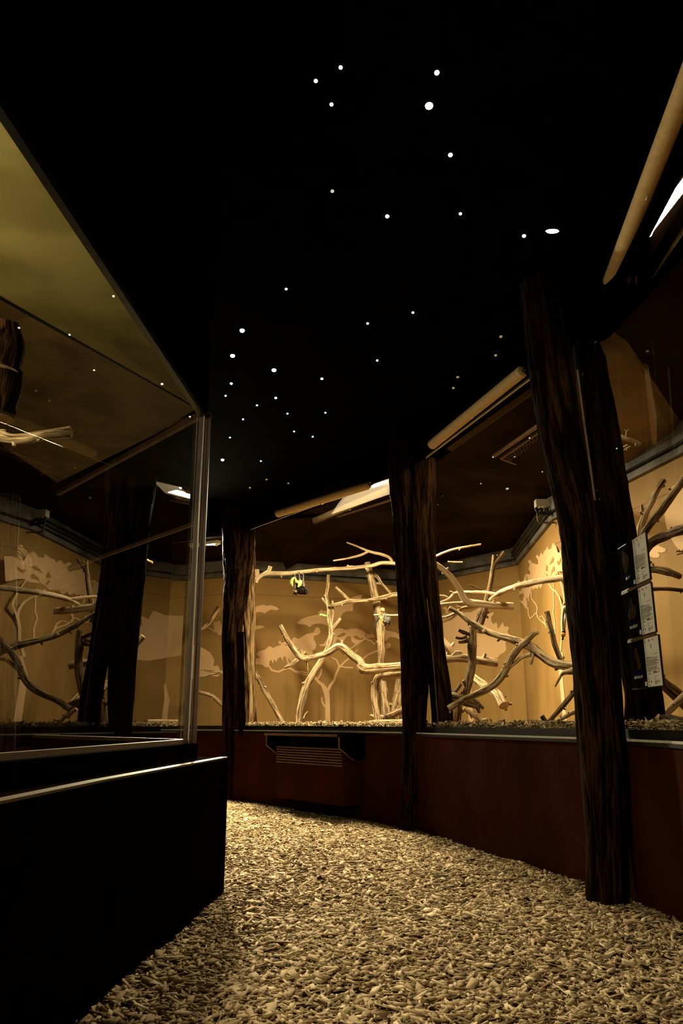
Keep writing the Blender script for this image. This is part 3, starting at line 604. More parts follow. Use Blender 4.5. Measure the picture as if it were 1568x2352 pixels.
branch('gnarled arching branch, bent like an elbow, across the far window', [[(643, 1437, 6), (652, 1453, 6.5), (664, 1475, 7), (680, 1498, 8), (695, 1512, 10), (715, 1511, 7), (735, 1505, 8), (755, 1498, 9), (775, 1485, 10), (792, 1492, 11), (810, 1508, 10), (826, 1520, 10), (833, 1536, 14), (860, 1536, 13), (890, 1533, 12), (940, 1530, 13)], [(653, 1532, 5), (668, 1527, 5.5), (685, 1515, 7)], [(702, 1505, 4), (705, 1525, 2.5), (708, 1542, 1.5)]], 8.55, 'branch')
branch('bare stick leaning against the left trunk in the far window', [[(583, 1545, 5), (595, 1562, 6), (610, 1590, 6.5), (630, 1625, 6.5), (650, 1662, 6.5)]], 9.3, 'branch')
branch('crooked pale stem under the elbow branch', [[(880, 1545, 9), (866, 1560, 9), (860, 1590, 9), (862, 1620, 9), (868, 1662, 10)], [(870, 1548, 8), (890, 1550, 8), (935, 1543, 7)], [(868, 1645, 6), (882, 1648, 5)]], 8.7, 'branch')
branch('wide split stump at the right end of the far window', [[(888, 1655, 13), (884, 1610, 11), (879, 1565, 9)], [(905, 1650, 14), (910, 1610, 12), (917, 1560, 8)]], 9.2, 'branch')
branch('low weathered log pointing right at the foot of the split stump', [[(883, 1648, 6), (900, 1642, 9), (920, 1632, 9), (945, 1625, 9)]], 8.4, 'branch_dark')
branch('tiny twig sticking up from the litter in the far window', [[(697, 1650, 1.6), (701, 1641, 1.8), (707, 1634, 1.4)]], 8.8, 'branch', seg=8)
branch('thin horizontal perch the grey bat hangs from', [[(858, 1412.5, 2), (875, 1412, 2.2), (900, 1413, 2.4), (930, 1412, 2.4)]], 8.6, 'branch_smooth', seg=8)
branch('flat pale log lying along the foot of the far window', [[(572, 1676, 9, 8.75), (640, 1669, 9, 8.4), (720, 1668, 9, 8.0), (800, 1670, 8, 7.6), (870, 1664, 12, 7.3), (945, 1664, 13, 7.0)]], 8, 'branch', seg=18)
branch('bright pale branches seen in the narrow window left of the far post', [[(462, 1445, 4), (480, 1430, 5), (492, 1412, 6), (503, 1395, 7)], [(470, 1440, 2.5), (485, 1447, 2.5), (500, 1455, 2.5)]], 9.75, 'branch')
branch('lower thin branch in the narrow window left of the far post', [[(455, 1535, 3), (480, 1540, 3.5), (515, 1546, 4)], [(455, 1555, 3), (480, 1550, 3), (515, 1543, 3)]], 9.75, 'branch', seg=10)
branch('sloping branch low in the narrow window left of the far post', [[(455, 1590, 5), (478, 1595, 5), (495, 1605, 5), (520, 1628, 5)]], 9.75, 'branch', seg=10)
# middle enclosure
branch('thick smooth pale branch curving down to a sawn end', [[(985, 1285, 6), (1010, 1303, 7), (1032, 1322, 8), (1050, 1345, 8), (1062, 1370, 8), (1074, 1384, 10), (1100, 1387, 9), (1130, 1390, 9), (1155, 1392, 9), (1178, 1392, 9)], [(1000, 1391, 5), (1025, 1388, 5), (1050, 1386, 5), (1076, 1385, 6)]], 6.9, 'branch_smooth')
branch('long smooth pale branch reaching right to the nearest tree post', [[(1125, 1378, 5, 7.0), (1138, 1368, 6, 6.9), (1155, 1358, 7, 6.75), (1185, 1347, 8, 6.5), (1215, 1340, 8, 6.3), (1250, 1333, 8.5, 6.1), (1285, 1328, 9, 5.9), (1330, 1322, 9, 5.6)], [(1145, 1366, 5, 6.85), (1115, 1361, 4.5, 7.0), (1080, 1360, 4, 7.1), (1046, 1362, 4, 7.2), (1030, 1376, 3.5, 7.2), (1000, 1388, 3, 7.2)], [(1043, 1363, 2, 7.2), (1036, 1359, 1.5, 7.2), (1032, 1358, 1, 7.2)], [(1030, 1375, 2.5, 7.2), (1022, 1369, 2, 7.2), (1003, 1367, 1.8, 7.2)]], 6.7, 'branch_smooth')
branch('upright dark branch with a forked top before the cornice', [[(1157, 1268, 5), (1145, 1284, 5.5), (1133, 1300, 6), (1129, 1325, 6.5), (1124, 1350, 6.5), (1118, 1375, 7), (1114, 1392, 8), (1110, 1410, 9), (1103, 1430, 10), (1095, 1452, 12)], [(1133, 1275, 3.5), (1132, 1288, 4), (1132, 1300, 5)], [(1108, 1395, 6), (1098, 1415, 6), (1090, 1435, 6)]], 7.3, 'branch_dark')
branch('thin dark twig slanting behind the upright branch', [[(1076, 1343, 2), (1095, 1350, 2.5), (1118, 1358, 2.5), (1152, 1360, 2.5)]], 7.35, 'branch_dark', seg=8)
branch('lower pair of thin pale twigs in the middle window', [[(1100, 1391, 4), (1075, 1395, 5), (1060, 1398, 4), (1042, 1410, 3.5), (1025, 1417, 3), (1000, 1421, 2.5)], [(1052, 1405, 4), (1040, 1419, 3), (1022, 1427, 3), (1000, 1433, 2.5)], [(1060, 1397, 3), (1050, 1393, 2.5), (1043, 1389, 2)]], 7.0, 'branch_smooth', seg=10)
branch('long weathered diagonal branch dropping to the right', [[(1031, 1396, 5, 6.5), (1050, 1406, 5.5, 6.5), (1068, 1420, 6, 6.45), (1090, 1434, 8, 6.4), (1110, 1446, 9, 6.35), (1140, 1459, 9, 6.25), (1170, 1467, 10, 6.15), (1200, 1477, 11, 6.05), (1222, 1488, 13, 5.95), (1243, 1506, 12, 5.85), (1268, 1522, 12, 5.75), (1295, 1528, 13, 5.65), (1340, 1530, 13, 5.5)], [(1115, 1449, 6, 6.3), (1107, 1453, 4, 6.28)], [(1222, 1492, 6, 5.95), (1224, 1505, 4, 5.9), (1218, 1526, 4, 5.9)], [(1320, 1540, 10, 5.5), (1296, 1545, 6, 5.55), (1288, 1552, 4, 5.55), (1274, 1577, 2.5, 5.55)]], 6.1, 'branch')
branch('thick cracked upright stem in front of the pale canopy', [[(1086, 1440, 9), (1085, 1465, 10), (1083, 1490, 12), (1084, 1520, 11), (1078, 1555, 12), (1072, 1585, 10), (1066, 1605, 9)], [(1078, 1456, 6), (1065, 1452, 5), (1052, 1447, 4)], [(1072, 1462, 5), (1060, 1466, 4), (1045, 1464, 4)], [(1078, 1470, 6), (1060, 1475, 4), (1052, 1474, 3)], [(1066, 1456, 3), (1056, 1450, 3)]], 6.6, 'branch_dark')
branch('stubby horizontal log with a sawn end left of the curved branch', [[(1010, 1516, 11), (1040, 1513, 10), (1062, 1512, 11), (1100, 1518, 11), (1125, 1521, 12), (1142, 1523, 11)], [(1040, 1508, 7), (1050, 1500, 6), (1060, 1500, 5)]], 7.0, 'branch')
branch('pale hollow log leaning behind the left stems', [[(1000, 1455, 7), (1015, 1470, 9), (1030, 1490, 10), (1045, 1512, 10)]], 7.5, 'branch_smooth')
branch('long curved branch sweeping up to a notched end', [[(1030, 1628, 8), (1055, 1612, 8), (1085, 1598, 9), (1120, 1580, 10), (1145, 1562, 10), (1160, 1540, 10), (1172, 1515, 9), (1188, 1492, 9), (1205, 1475, 8), (1228, 1453, 7.5)], [(1170, 1533, 5), (1185, 1520, 5), (1200, 1509, 5), (1222, 1503, 6)], [(1222, 1462, 4), (1236, 1452, 4)]], 5.95, 'branch')
branch('light speckled log with a sawn end leaning on the back wall', [[(1088, 1556, 10, 7.9), (1108, 1572, 11, 7.7), (1130, 1586, 12, 7.5), (1146, 1602, 12, 7.35), (1157, 1621, 12, 7.25)]], 7.5, 'branch')
branch('upright stick leaning in the right corner near the water tap', [[(1256, 1404, 6), (1260, 1425, 6.5), (1266, 1450, 7), (1274, 1480, 7), (1284, 1508, 7), (1295, 1530, 7)]], 5.85, 'branch')
branch('chunky knotted stump low behind the middle tree post', [[(1025, 1602, 15), (1050, 1603, 14), (1075, 1613, 12), (1099, 1618, 11)], [(1040, 1592, 7), (1050, 1582, 6), (1057, 1571, 5)]], 6.6, 'branch_dark')
branch('short forked root touching the floor of the middle window', [[(1064, 1627, 5), (1078, 1635, 6), (1095, 1648, 5), (1105, 1655, 5), (1120, 1652, 4.5)], [(1078, 1635, 5), (1084, 1650, 3)]], 6.4, 'branch')
branch('dark stick rising from the litter behind the nearest tree post', [[(1262, 1655, 6), (1280, 1635, 6.5), (1300, 1612, 6.5), (1320, 1588, 6), (1345, 1560, 6)]], 5.6, 'branch_dark')
branch('pale stick low beside the nearest tree post', [[(1272, 1660, 5), (1300, 1645, 6), (1325, 1630, 6), (1350, 1612, 6)]], 5.4, 'branch')
branch('thin pale twig high under the dark ceiling, middle window', [[(990, 1283, 3), (1015, 1271, 3), (1040, 1262, 3), (1070, 1256, 3), (1104, 1250, 2.5)], [(1028, 1290, 2), (1045, 1291, 2), (1062, 1291, 2)]], 7.6, 'branch_smooth', seg=8)
branch('long dark log lying along the foot of the middle window', [[(1030, 1690, 14, 6.1), (1100, 1684, 13, 5.75), (1160, 1676, 16, 5.5), (1230, 1670, 18, 5.15), (1290, 1672, 18, 4.9), (1340, 1680, 18, 4.7)]], 5, 'branch_dark', seg=20)
branch('upright thin trunk seen between middle post and stump', [[(1045, 1680, 14), (1048, 1640, 13), (1052, 1600, 10)]], 6.9, 'branch_dark')
# near enclosure, right edge
branch('knobbly cut branch above the information signs', [[(1466, 1258, 9), (1467, 1235, 9), (1470, 1212, 9), (1482, 1180, 8.5), (1492, 1158, 8.5), (1505, 1132, 8), (1524, 1103, 8)], [(1478, 1180, 5), (1474, 1168, 4), (1474, 1160, 4)]], 4.75, 'branch')
branch('straight branch running up to the right edge of the picture', [[(1470, 1240, 9, 4.75), (1485, 1215, 9, 4.7), (1510, 1182, 10, 4.6), (1535, 1148, 10, 4.5), (1560, 1115, 10, 4.45), (1600, 1060, 10, 4.3)]], 4.5, 'branch')
branch('thick dark branch arching out from behind the top sign', [[(1490, 1330, 9, 4.7), (1480, 1285, 11, 4.75), (1482, 1262, 12, 4.75), (1500, 1243, 12, 4.7), (1530, 1230, 12, 4.6), (1570, 1215, 13, 4.4), (1620, 1200, 13, 4.2)]], 4.6, 'branch_dark')
branch('knotty horizontal log right of the top sign', [[(1470, 1308, 8, 4.8), (1500, 1308, 9, 4.8), (1530, 1313, 10, 4.75), (1550, 1320, 9, 4.7), (1562, 1325, 7, 4.7)]], 4.7, 'branch')
branch('thin dark horizontal stick right of the middle sign', [[(1470, 1350, 5), (1500, 1353, 5), (1535, 1353, 5), (1600, 1360, 5)]], 4.85, 'branch_dark')
branch('rough dark trunk slanting down right of the lowest sign', [[(1500, 1550, 14), (1525, 1573, 15), (1550, 1592, 16), (1600, 1640, 17)]], 4.6, 'branch_dark')
t_ = branch('smooth yellowish branch with a white screw cap at lower right', [[(1525, 1645, 8), (1545, 1622, 9), (1570, 1600, 10), (1610, 1570, 10)]], 4.45, 'branch_smooth')
mb = MB(); p = atY(1547, 1617, 4.36)[0]; q = ray(1547, 1617).normalized(); mb.cyl(p, p + q * .02, .0085, n=18); mb.cyl(p - q * .002, p, .003, n=10, mi=1)
mb.v = [tuple(Vector(v) - t_.location) for v in mb.v]; mb.build('screw_cap', [M['white'], M['ink']], t_)['label'] = 'white round screw cap'
branch('humped driftwood log at the foot of the nearest window', [[(1478, 1690, 14, 4.1), (1500, 1672, 22, 4.05), (1530, 1662, 26, 4.0), (1570, 1668, 24, 3.85), (1640, 1675, 24, 3.6)]], 4, 'branch_dark', seg=24)
branch('pale twig end at the right edge beside the painted canopy', [[(1552, 1266, 2.5), (1575, 1267, 2.5), (1610, 1268, 2.5)], [(1553, 1274, 1.5), (1575, 1269, 2)]], 4.5, 'branch_smooth', seg=8)
branch('short perch with a hook high right of the nearest trunk', [[(1395, 990, 5), (1420, 1000, 5), (1448, 1011, 5), (1470, 1020, 5)], [(1436, 1003, 1), (1438, 990, 1), (1432, 987, 1)], [(1438, 992, 1), (1444, 985, 1)]], 4.9, 'branch_smooth', seg=10)
branch('pair of thin rods under the high hooked perch', [[(1405, 1050, 2.4), (1425, 1038, 2.4), (1447, 1025, 2.2)], [(1405, 1040, 2), (1440, 1022, 2)]], 5.0, 'branch_smooth', seg=8)
# left vitrine
RS = 1.0
branch('brightly lit thick pale branch in the vitrine on the left', [[(-60, 1005, 14), (-5, 1002, 14), (30, 1008, 12), (70, 1006, 12), (110, 998, 12), (163, 992, 13)], [(-20, 995, 6), (2, 990, 5), (14, 990, 3)]], 3.1, 'branch', group='branches in the vitrine', seg=24, amp=.1)
branch('hanging dark curved branch stub in the vitrine on the left', [[(20, 1262, 12), (45, 1268, 12), (58, 1285, 11), (62, 1310, 9)]], 3.3, 'branch_dark', group='branches in the vitrine')
post('tree_post', 'black trunk with a notch at the left edge inside the vitrine', [(-8, 1730, 40), (-5, 1500, 40), (0, 1300, 36), (8, 1141, 36)], 3.0, M['pillar'], 64, .07)
post('log_section', 'short black log section high at the left edge inside the vitrine', [(-10, 960, 40), (0, 900, 44), (10, 850, 40)], 2.75, M['pillar'], 48, .06)
post('log_section', 'upper black log section stacked over another at the left edge', [(-5, 850, 44), (5, 800, 46), (8, 750, 36)], 2.72, M['pillar'], 48, .06)

# ------------------------------------------------------------------ roller blinds under the top board
def roller(x0, y0, x1, y1, z, label, r=.038):
    a = atZ(x0, y0, z); b = atZ(x1, y1, z)
    t = thing('roller_blind', (a + b) / 2, label, 'blind', 'tan rollers above the windows'); e = (b - a).normalized()
    mb = MB(); mb.cyl(a, b, r, n=32, cap=False); mb.cyl(a - e * .018, a, r * .55, r, n=32); mb.cyl(b, b + e * .018, r, r * .55, n=32); put(mb, 'roll', M['roller'], t, True)
    for p, s in ((a, -1), (b, 1)):
        mb = MB(); mb.cyl(p + e * (s * .012), p + e * (s * .05), .01, n=12); mb.bar(p + e * (s * .045), p + e * (s * .045) + UP * .06, .02, .006, up=e); put(mb, 'bracket', M['frame'], t)
    mb = MB(); mb.cyl((a + b) / 2 - UP * r - UP * .003, (a + b) / 2 - UP * r - UP * .003 + e * .03, .004, n=8); put(mb, 'pull_tab', M['light_metal'], t, True)
roller(638, 1180, 846, 1115, 2.86, 'farthest tan roller above the window with the hanging bats')
roller(992, 1021, 1198, 854, 2.92, 'middle tan roller between the two big tree posts')
roller(1402, 645, 1600, 130, 2.955, 'nearest tan roller at the upper right beside the glaring tube lamp', .038)
# bar and mesh of the ceiling hatch in the middle enclosure
mb = MB(); a = atZ(1133, 1048, 2.93); b = atZ(1250, 968, 2.93); b.z = a.z; mb.bar(a, b, .03, .02)
tag(mb.build('ceiling_batten', M['rail'], None, False), 'pale wooden batten along the wire mesh hatch', 'batten')
t = thing('ceiling_hatch', atZ(1210, 1040, 2.95), 'dark hatch of hexagonal wire mesh in the enclosure ceiling', 'hatch')
c4 = [atZ(x, y, 2.95) for x, y in ((1150, 1052), (1262, 975), (1270, 1095), (1165, 1058))]
mb = MB()
for i in range(4): mb.bar(c4[i], c4[(i + 1) % 4], .02, .02)
put(mb, 'hatch_frame', M['rail'], t)
mb = MB()
for i in range(16):
    f_ = i / 15; p = c4[0].lerp(c4[1], f_); q = c4[3].lerp(c4[2], f_)
    for j in range(12):
        a = p.lerp(q, j / 12); b = p.lerp(q, (j + 1) / 12); d = (c4[1] - c4[0]) * (.03 if j % 2 else -.03) * .5
        mb.cyl(a + d, b - d, .0018, n=5, cap=False)
for j in range(9):
    f_ = j / 8; p = c4[0].lerp(c4[3], f_); q = c4[1].lerp(c4[2], f_); mb.cyl(p, q, .0018, n=5, cap=False)
put(mb, 'wire_mesh', M['wire'], t)
# junction box with conduit at the corner of the painted wall
P = V3(offset_line(BACK, -.1)[4], TRIMZ + .16); t = thing('junction_box', P, 'white and black junction box at the corner of the grey cornice', 'junction box')
mb = MB(); mb.box(P, Vector((1, 0, 0)), Vector((0, 1, 0)), UP, .07, .04, .035); put(mb, 'box_lid', M['white'], t)
mb = MB()
for dx in (-.08, -.03, .03): mb.limb([(P + Vector((dx, -.03, -.05)), .012), (P + Vector((dx + .02, -.04, -.10)), .012), (P + Vector((dx + .09, -.03, -.12)), .012)], seg=8, amp=0)
put(mb, 'cable_loop', M['cable'], t, True)
mb = MB(); mb.limb([(P + Vector((-.06, -.02, -.03)), .008), (P + Vector((-.06, -.02, -.16)), .008), (P + Vector((-.03, -.02, -.19)), .008), (P + Vector((.12, -.02, -.19)), .008)], seg=8, amp=0); put(mb, 'conduit', M['rail'], t, True)

# ------------------------------------------------------------------ wall heater with its shelf
a1, n1, e1 = seg_plane(FRONT, 1)
def hw(s_, off, z): return a1 + e1 * s_ - n1 * off + UP * z     # along the wall, out from it, height
s0, s1 = 1.36, 2.40
t = thing('wall_heater', hw((s0 + s1) / 2, .1, .14), 'dark brown wall heater with a slotted grille under the far window', 'heater')
mb = MB(); mb.box(hw((s0 + s1) / 2, .105, .365), e1, -n1, UP, (s1 - s0) / 2, .095, .225); hb = put(mb, 'body', M['low_wall'], t)
mb = MB()
for i in range(7):
    z = .585 - i * .022; p = hw(s0 + .02, .203, z); q = hw(s1 - .02, .203, z); mb.bar(p, q, .012, .009)
put(mb, 'grille', M['rail'], t, sub=hb)
mb = MB(); mb.box(hw((s0 + s1) / 2 + .06, .11, .12), e1, -n1, UP, (s1 - s0) / 2 - .12, .08, .02); put(mb, 'base_plate', M['dark_wall'], t)
t = thing('wall_shelf', hw((s0 + s1) / 2, .15, .70), 'narrow wooden shelf on two brackets over the wall heater', 'shelf')
mb = MB(); mb.box(hw((s0 + s1) / 2 - .02, .145, .696), e1, -n1, UP, (s1 - s0) / 2 + .07, .145, .009); sb = put(mb, 'shelf_board', M['dark_wall'], t)
mb = MB(); mb.bar(hw(s0 - .07, .292, .696), hw(s1 + .03, .292, .696), .006, .018); put(mb, 'edge_strip', M['rail'], t, sub=sb)
for s_ in (s0 - .07, s1 + .02):
    mb = MB(); pr = [(0, .687), (.27, .687), (.27, .60), (.12, .50), (0, .50)]
    A = [hw(s_, o_, z_) for o_, z_ in pr]; B = [p + e1 * .018 for p in A]
    mb.add(A + B, [(0, 1, 2, 3, 4), (9, 8, 7, 6, 5)] + [(i, (i + 1) % 5, 5 + (i + 1) % 5, 5 + i) for i in range(5)]); bk = put(mb, 'bracket', M['dark_wall'], t)
    mb = MB(); mb.bar(A[1] + e1 * .009, A[2] + e1 * .009, .018, .006, up=n1); mb.bar(A[2] + e1 * .009, A[3] + e1 * .009, .018, .006, up=n1); put(mb, 'edge_strip', M['rail'], t, sub=bk)

# ------------------------------------------------------------------ water tap with short hose pipe
T0 = atY(1312, 1400, 5.2)[0]
def tp(x, y): return atY(x, y, 5.2)[0]
t = thing('water_tap', T0, 'water tap with red lever and orange hose coupling beside the nearest tree post', 'tap')
mb = MB(); mb.limb([(tp(1326, 1396), .011), (tp(1312, 1395), .013), (tp(1303, 1396), .014), (tp(1298, 1402), .013)], seg=14, amp=.02); mb.cyl(tp(1300, 1392), tp(1297, 1404), .016, .014); put(mb, 'tap_body', M['steel'], t, True)
mb = MB(); mb.bar(tp(1293.5, 1389), tp(1299.5, 1387), .012, .006); mb.bar(tp(1298, 1389), tp(1301, 1394), .012, .006); put(mb, 'lever', M['red'], t)
mb = MB(); mb.cyl(tp(1300, 1398), tp(1299, 1406), .013); mb.cyl(tp(1297, 1401), tp(1304, 1407), .009); put(mb, 'valve_collar', M['cable'], t, True)
mb = MB(); mb.cyl(tp(1298.5, 1405), tp(1295, 1450), .0075, n=20); put(mb, 'pipe', M['steel'], t, True)
mb = MB(); mb.cyl(tp(1294.5, 1448), tp(1294, 1454), .011, .013, n=20); mb.cyl(tp(1292.5, 1461), tp(1292, 1464), .010, .006); mb.cyl(tp(1292, 1464), tp(1291.6, 1470), .006, .007); put(mb, 'coupling_end', M['cable'], t, True)
mb = MB(); mb.cyl(tp(1294, 1454), tp(1292.7, 1461.5), .0145, .0125, n=20); put(mb, 'coupling_ring', M['orange'], t, True)

# ------------------------------------------------------------------ information signs on the glass right of the nearest post
SX = 1.405
def sgn(x, y): return on_plane(x, y, Vector((SX, 0, 0)), Vector((1, 0, 0)))
def text_mesh(s_, size):
    cu = bpy.data.curves.new('lettering', 'FONT'); cu.body = s_; cu.size = size; cu.extrude = .0003; cu.align_x = 'CENTER'; cu.align_y = 'CENTER'
    ob = bpy.data.objects.new('tmp', cu); COL.objects.link(ob); dg = bpy.context.evaluated_depsgraph_get()
    me = bpy.data.meshes.new_from_object(ob.evaluated_get(dg)); bpy.data.objects.remove(ob); bpy.data.curves.remove(cu); return me
EX = Vector((0, -1, 0))          # towards the camera = to the right on the sign
NX = Vector((-1, 0, 0))          # out of the sign, towards the visitors
def sign(TL, BR, name_text, label, animal):
    p = sgn(*TL); q = sgn(*BR); ztop, zbot = p.z, q.z; yl, yr = p.y, q.y   # white panel
    W = yl - yr; Hh = ztop - zbot; LWd = W * 1.25
    org = Vector((SX, (yl + LWd + yr) / 2, zbot)); t = thing('information_sign', org, label, 'sign', 'information signs stacked beside the nearest post')
    def pt(u, v, out=0): return Vector((SX, yl, ztop)) + EX * (u * W) - UP * (v * Hh) + NX * out
    mb = MB(); mb.box((pt(-1.25, 0) + pt(1, 1)) / 2 - NX * .004, EX, NX, UP, (W + LWd) / 2 + .004, .004, Hh / 2 + .004); put(mb, 'backing_board', M['frame'], t)
    mb = MB(); mb.box(pt(.5, .5, .001), EX, NX, UP, W / 2, .001, Hh / 2); tpn = put(mb, 'text_panel', M['paper'], t)
    mb = MB(); mb.box(pt(-.625, .5, .001), EX, NX, UP, LWd / 2, .001, Hh / 2); pp = put(mb, 'photo_panel', M['sign_black'], t)
    # printed animal picture
    mb = MB(); A = [pt(u, v, .0024) for u, v in animal]; mb.poly([p_ + NX * .0004 for p_ in A]); put(mb, 'animal_picture', M['fur_print'], t, sub=pp)
    # body text: lines of print
    mb = MB()
    for i in range(11):
        v = .40 + i * .026 + (.012 if i > 1 else 0) + (.012 if i > 6 else 0)
        u1 = random.uniform(.75, .93) if i not in (0, 10) else .42
        mb.box(pt((.08 + u1) / 2, v, .0024), EX, NX, UP, W * (u1 - .08) / 2, .0003, Hh * .0055)
    put(mb, 'text_lines', M['ink'], t, sub=tpn)
    for u, v, a, b in ((.12, .76, .03, .012), (.22, .74, .04, .014), (.32, .745, .03, .01), (.24, .72, .01, .03), (.52, .72, .05, .02), (.62, .72, .05, .02), (.74, .725, .05, .015), (.86, .715, .03, .01), (.55, .695, .04, .012), (.66, .69, .03, .012), (.9, .69, .015, .012), (.68, .35, .03, .012), (.82, .34, .03, .014), (.14, .855, .07, .006), (.55, .84, .06, .006), (.14, .965, .08, .007), (.6, .95, .09, .007), (.12, .90, .03, .025), (.28, .90, .03, .025)):
        mb = MB(); mb.ell(pt(u, v, .0024), (a * W, .0008, b * Hh), (EX, NX, UP), n=10, m=6); put(mb, 'pictogram', M['ink'], t, sub=tpn)
    for u in (.58, .70, .82):
        mb = MB(); mb.add([pt(u - .035, .93, .0026), pt(u + .035, .93, .0026), pt(u, .86, .0026)], [(0, 1, 2)]); put(mb, 'pictogram', M['ink'], t, sub=tpn)
    for u, v, a, b in ((.1, .07, .03, .022), (.38, .06, .045, .024), (.66, .06, .04, .016)):
        mb = MB(); mb.ell(pt(u, v, .0024), (a * W, .0008, b * Hh), (EX, NX, UP), n=10, m=6); put(mb, 'red_pictogram', M['ink_red'], t, sub=tpn)
    for u, v, a, b in ((.48, .19, .03, .05), (.2, .82, .11, .005), (.62, .80, .12, .005), (.62, .915, .12, .004)):
        mb = MB(); mb.ell(pt(u, v, .0024), (a * W, .0008, b * Hh), (EX, NX, UP), n=10, m=6); put(mb, 'blue_mark', M['ink_blue'], t, sub=tpn)
    mb = MB(); mb.box(pt(-.62, .70, .0024), EX, NX, UP, W * .32, .0003, Hh * .03); put(mb, 'blue_caption', M['navy'], t, sub=pp)
    me = text_mesh(name_text, Hh * .085); me.materials.append(M['paper'])
    o = bpy.data.objects.new('name_lettering', me); COL.objects.link(o)
    from mathutils import Matrix
    m = Matrix((EX, UP, NX)).transposed().to_4x4(); m.translation = pt(-.62, .775, .0026) - t.location; me.transform(m); o.parent = pp
    mb = MB(); mb.box(pt(-.12, .93, .0024), EX, NX, UP, W * .07, .0003, Hh * .045); put(mb, 'map_inset', M['paper'], t, sub=pp)
    return (pt(-1.25, 1, .001), pt(1, 1, .001))
A1_ = [(-1.0, .12), (-.85, .1), (-.6, .2), (-.4, .3), (-.42, .45), (-.55, .62), (-.75, .66), (-.9, .5)]
A2_ = [(-.75, .12), (-.62, .15), (-.55, .3), (-.3, .35), (-.25, .5), (-.5, .6), (-.85, .62), (-1.0, .5), (-.8, .3)]
A3_ = [(-.72, .15), (-.6, .12), (-.52, .3), (-.38, .42), (-.32, .55), (-.45, .6), (-.7, .62), (-.62, .5), (-.72, .38), (-.8, .3)]
r1 = sign((1452, 1241), (1492, 1328), 'ZLATÝ', 'topmost of the three information signs, faded at its top', A1_)
r2 = sign((1465, 1352), (1505, 1450), 'KALOŇOVÝ', 'middle one of the three stacked information signs', A2_)
r3 = sign((1478, 1468), (1522, 1574), 'RUDOHLAVÝ', 'lowest and brightest of the three stacked information signs', A3_)
for i, (p, q) in enumerate((r1, r2)):
    mb = MB(); dz = UP * -.013; mb.bar(p + dz - NX * .001, q + dz - NX * .001, .010, .014)
    tag(mb.build('sign_rail', M['rail'], None, False), ('brown rail between the top and middle signs', 'brown rail between the middle and lowest signs')[i], 'rail')

# ------------------------------------------------------------------ animals and food in the far enclosure
def frame_at(x, y, Y):
    P, t_ = atY(x, y, Y); u = t_ / F; return P, u
# black bat: hangs by both feet from the perch, wings folded round its belly, head curled up to the left
YB = 8.84
def B(x, y, dy=0): return atY(x, y, YB + dy)[0]
u = atY(690, 1345, YB)[1] / F
t = thing('fruit_bat', B(690, 1317), 'black fruit bat hanging head down from the pale perch', 'bat')
mb = MB()
def el(x, y, rx, ry, rz=None, dy=0, m_=mb): m_.ell(B(x, y, dy), (rx * u, (rz or rx) * u, ry * u), n=16, m=12)
el(691, 1356, 13, 9.5, 10); el(684, 1350, 8, 10, 8); el(697, 1355, 11, 8.5, 9); el(682, 1345, 5.5, 7, 6); el(679, 1358, 5.5, 6, 6, -.02)
el(676, 1361, 3.8, 3.4, 4, -.04); el(699, 1362, 7, 4, 6); el(680, 1365, 2, 3, 2, -.03); el(703, 1356, 4, 6, 4)
blob(mb, 'body', M['bat_black'], t, u * 1.0)
mb = MB(); mb.ell(B(679.5, 1358.5, -.055), (2.4 * u, 2 * u, 3.4 * u), n=12, m=8); put(mb, 'muzzle', M['bat_brown'], t, True)
for ex_ in (673.5, 678):
    mb = MB(); mb.limb([(B(ex_, 1363, -.03), 1.3 * u), (B(ex_ - .8, 1367, -.03), .5 * u)], seg=8, amp=0); put(mb, 'ear', M['bat_black'], t, True)
for (x0, y0, x1, y1, x2, y2) in ((687, 1318, 688, 1332, 689, 1350), (697, 1319, 696, 1334, 698, 1350)):
    mb = MB(); mb.limb([(B(x0, y0), 1.1 * u), (B((x0 + x1) / 2, (y0 + y1) / 2), 1.2 * u), (B(x1, y1), 2.0 * u), (B(x2, y2), 3.4 * u)], seg=10, amp=.1)
    for k in (-1, 0, 1): mb.limb([(B(x0 + k * .9, y0), .5 * u), (B(x0 + k * 1.4, y0 - 4, -.03), .45 * u), (B(x0 + k * 1.4, y0 - 6, .01), .3 * u)], seg=6, amp=0)
    put(mb, 'leg', M['bat_leg'], t, True)
mb = MB(); mb.limb([(B(699, 1348, -.02), 4 * u), (B(706, 1356, -.03), 3 * u), (B(703, 1366, -.03), 1.5 * u)], seg=10, amp=.1)
mb.limb([(B(701, 1350, -.04), 1 * u), (B(702, 1358, -.06), .9 * u), (B(704, 1365, -.05), .6 * u)], seg=8, amp=0); put(mb, 'wing', M['bat_wing'], t, True)
mb = MB(); mb.limb([(B(704, 1363, -.03), .9 * u), (B(707, 1362, -.03), .5 * u)], seg=6, amp=0); put(mb, 'thumb_claw', M['bat_leg'], t, True)
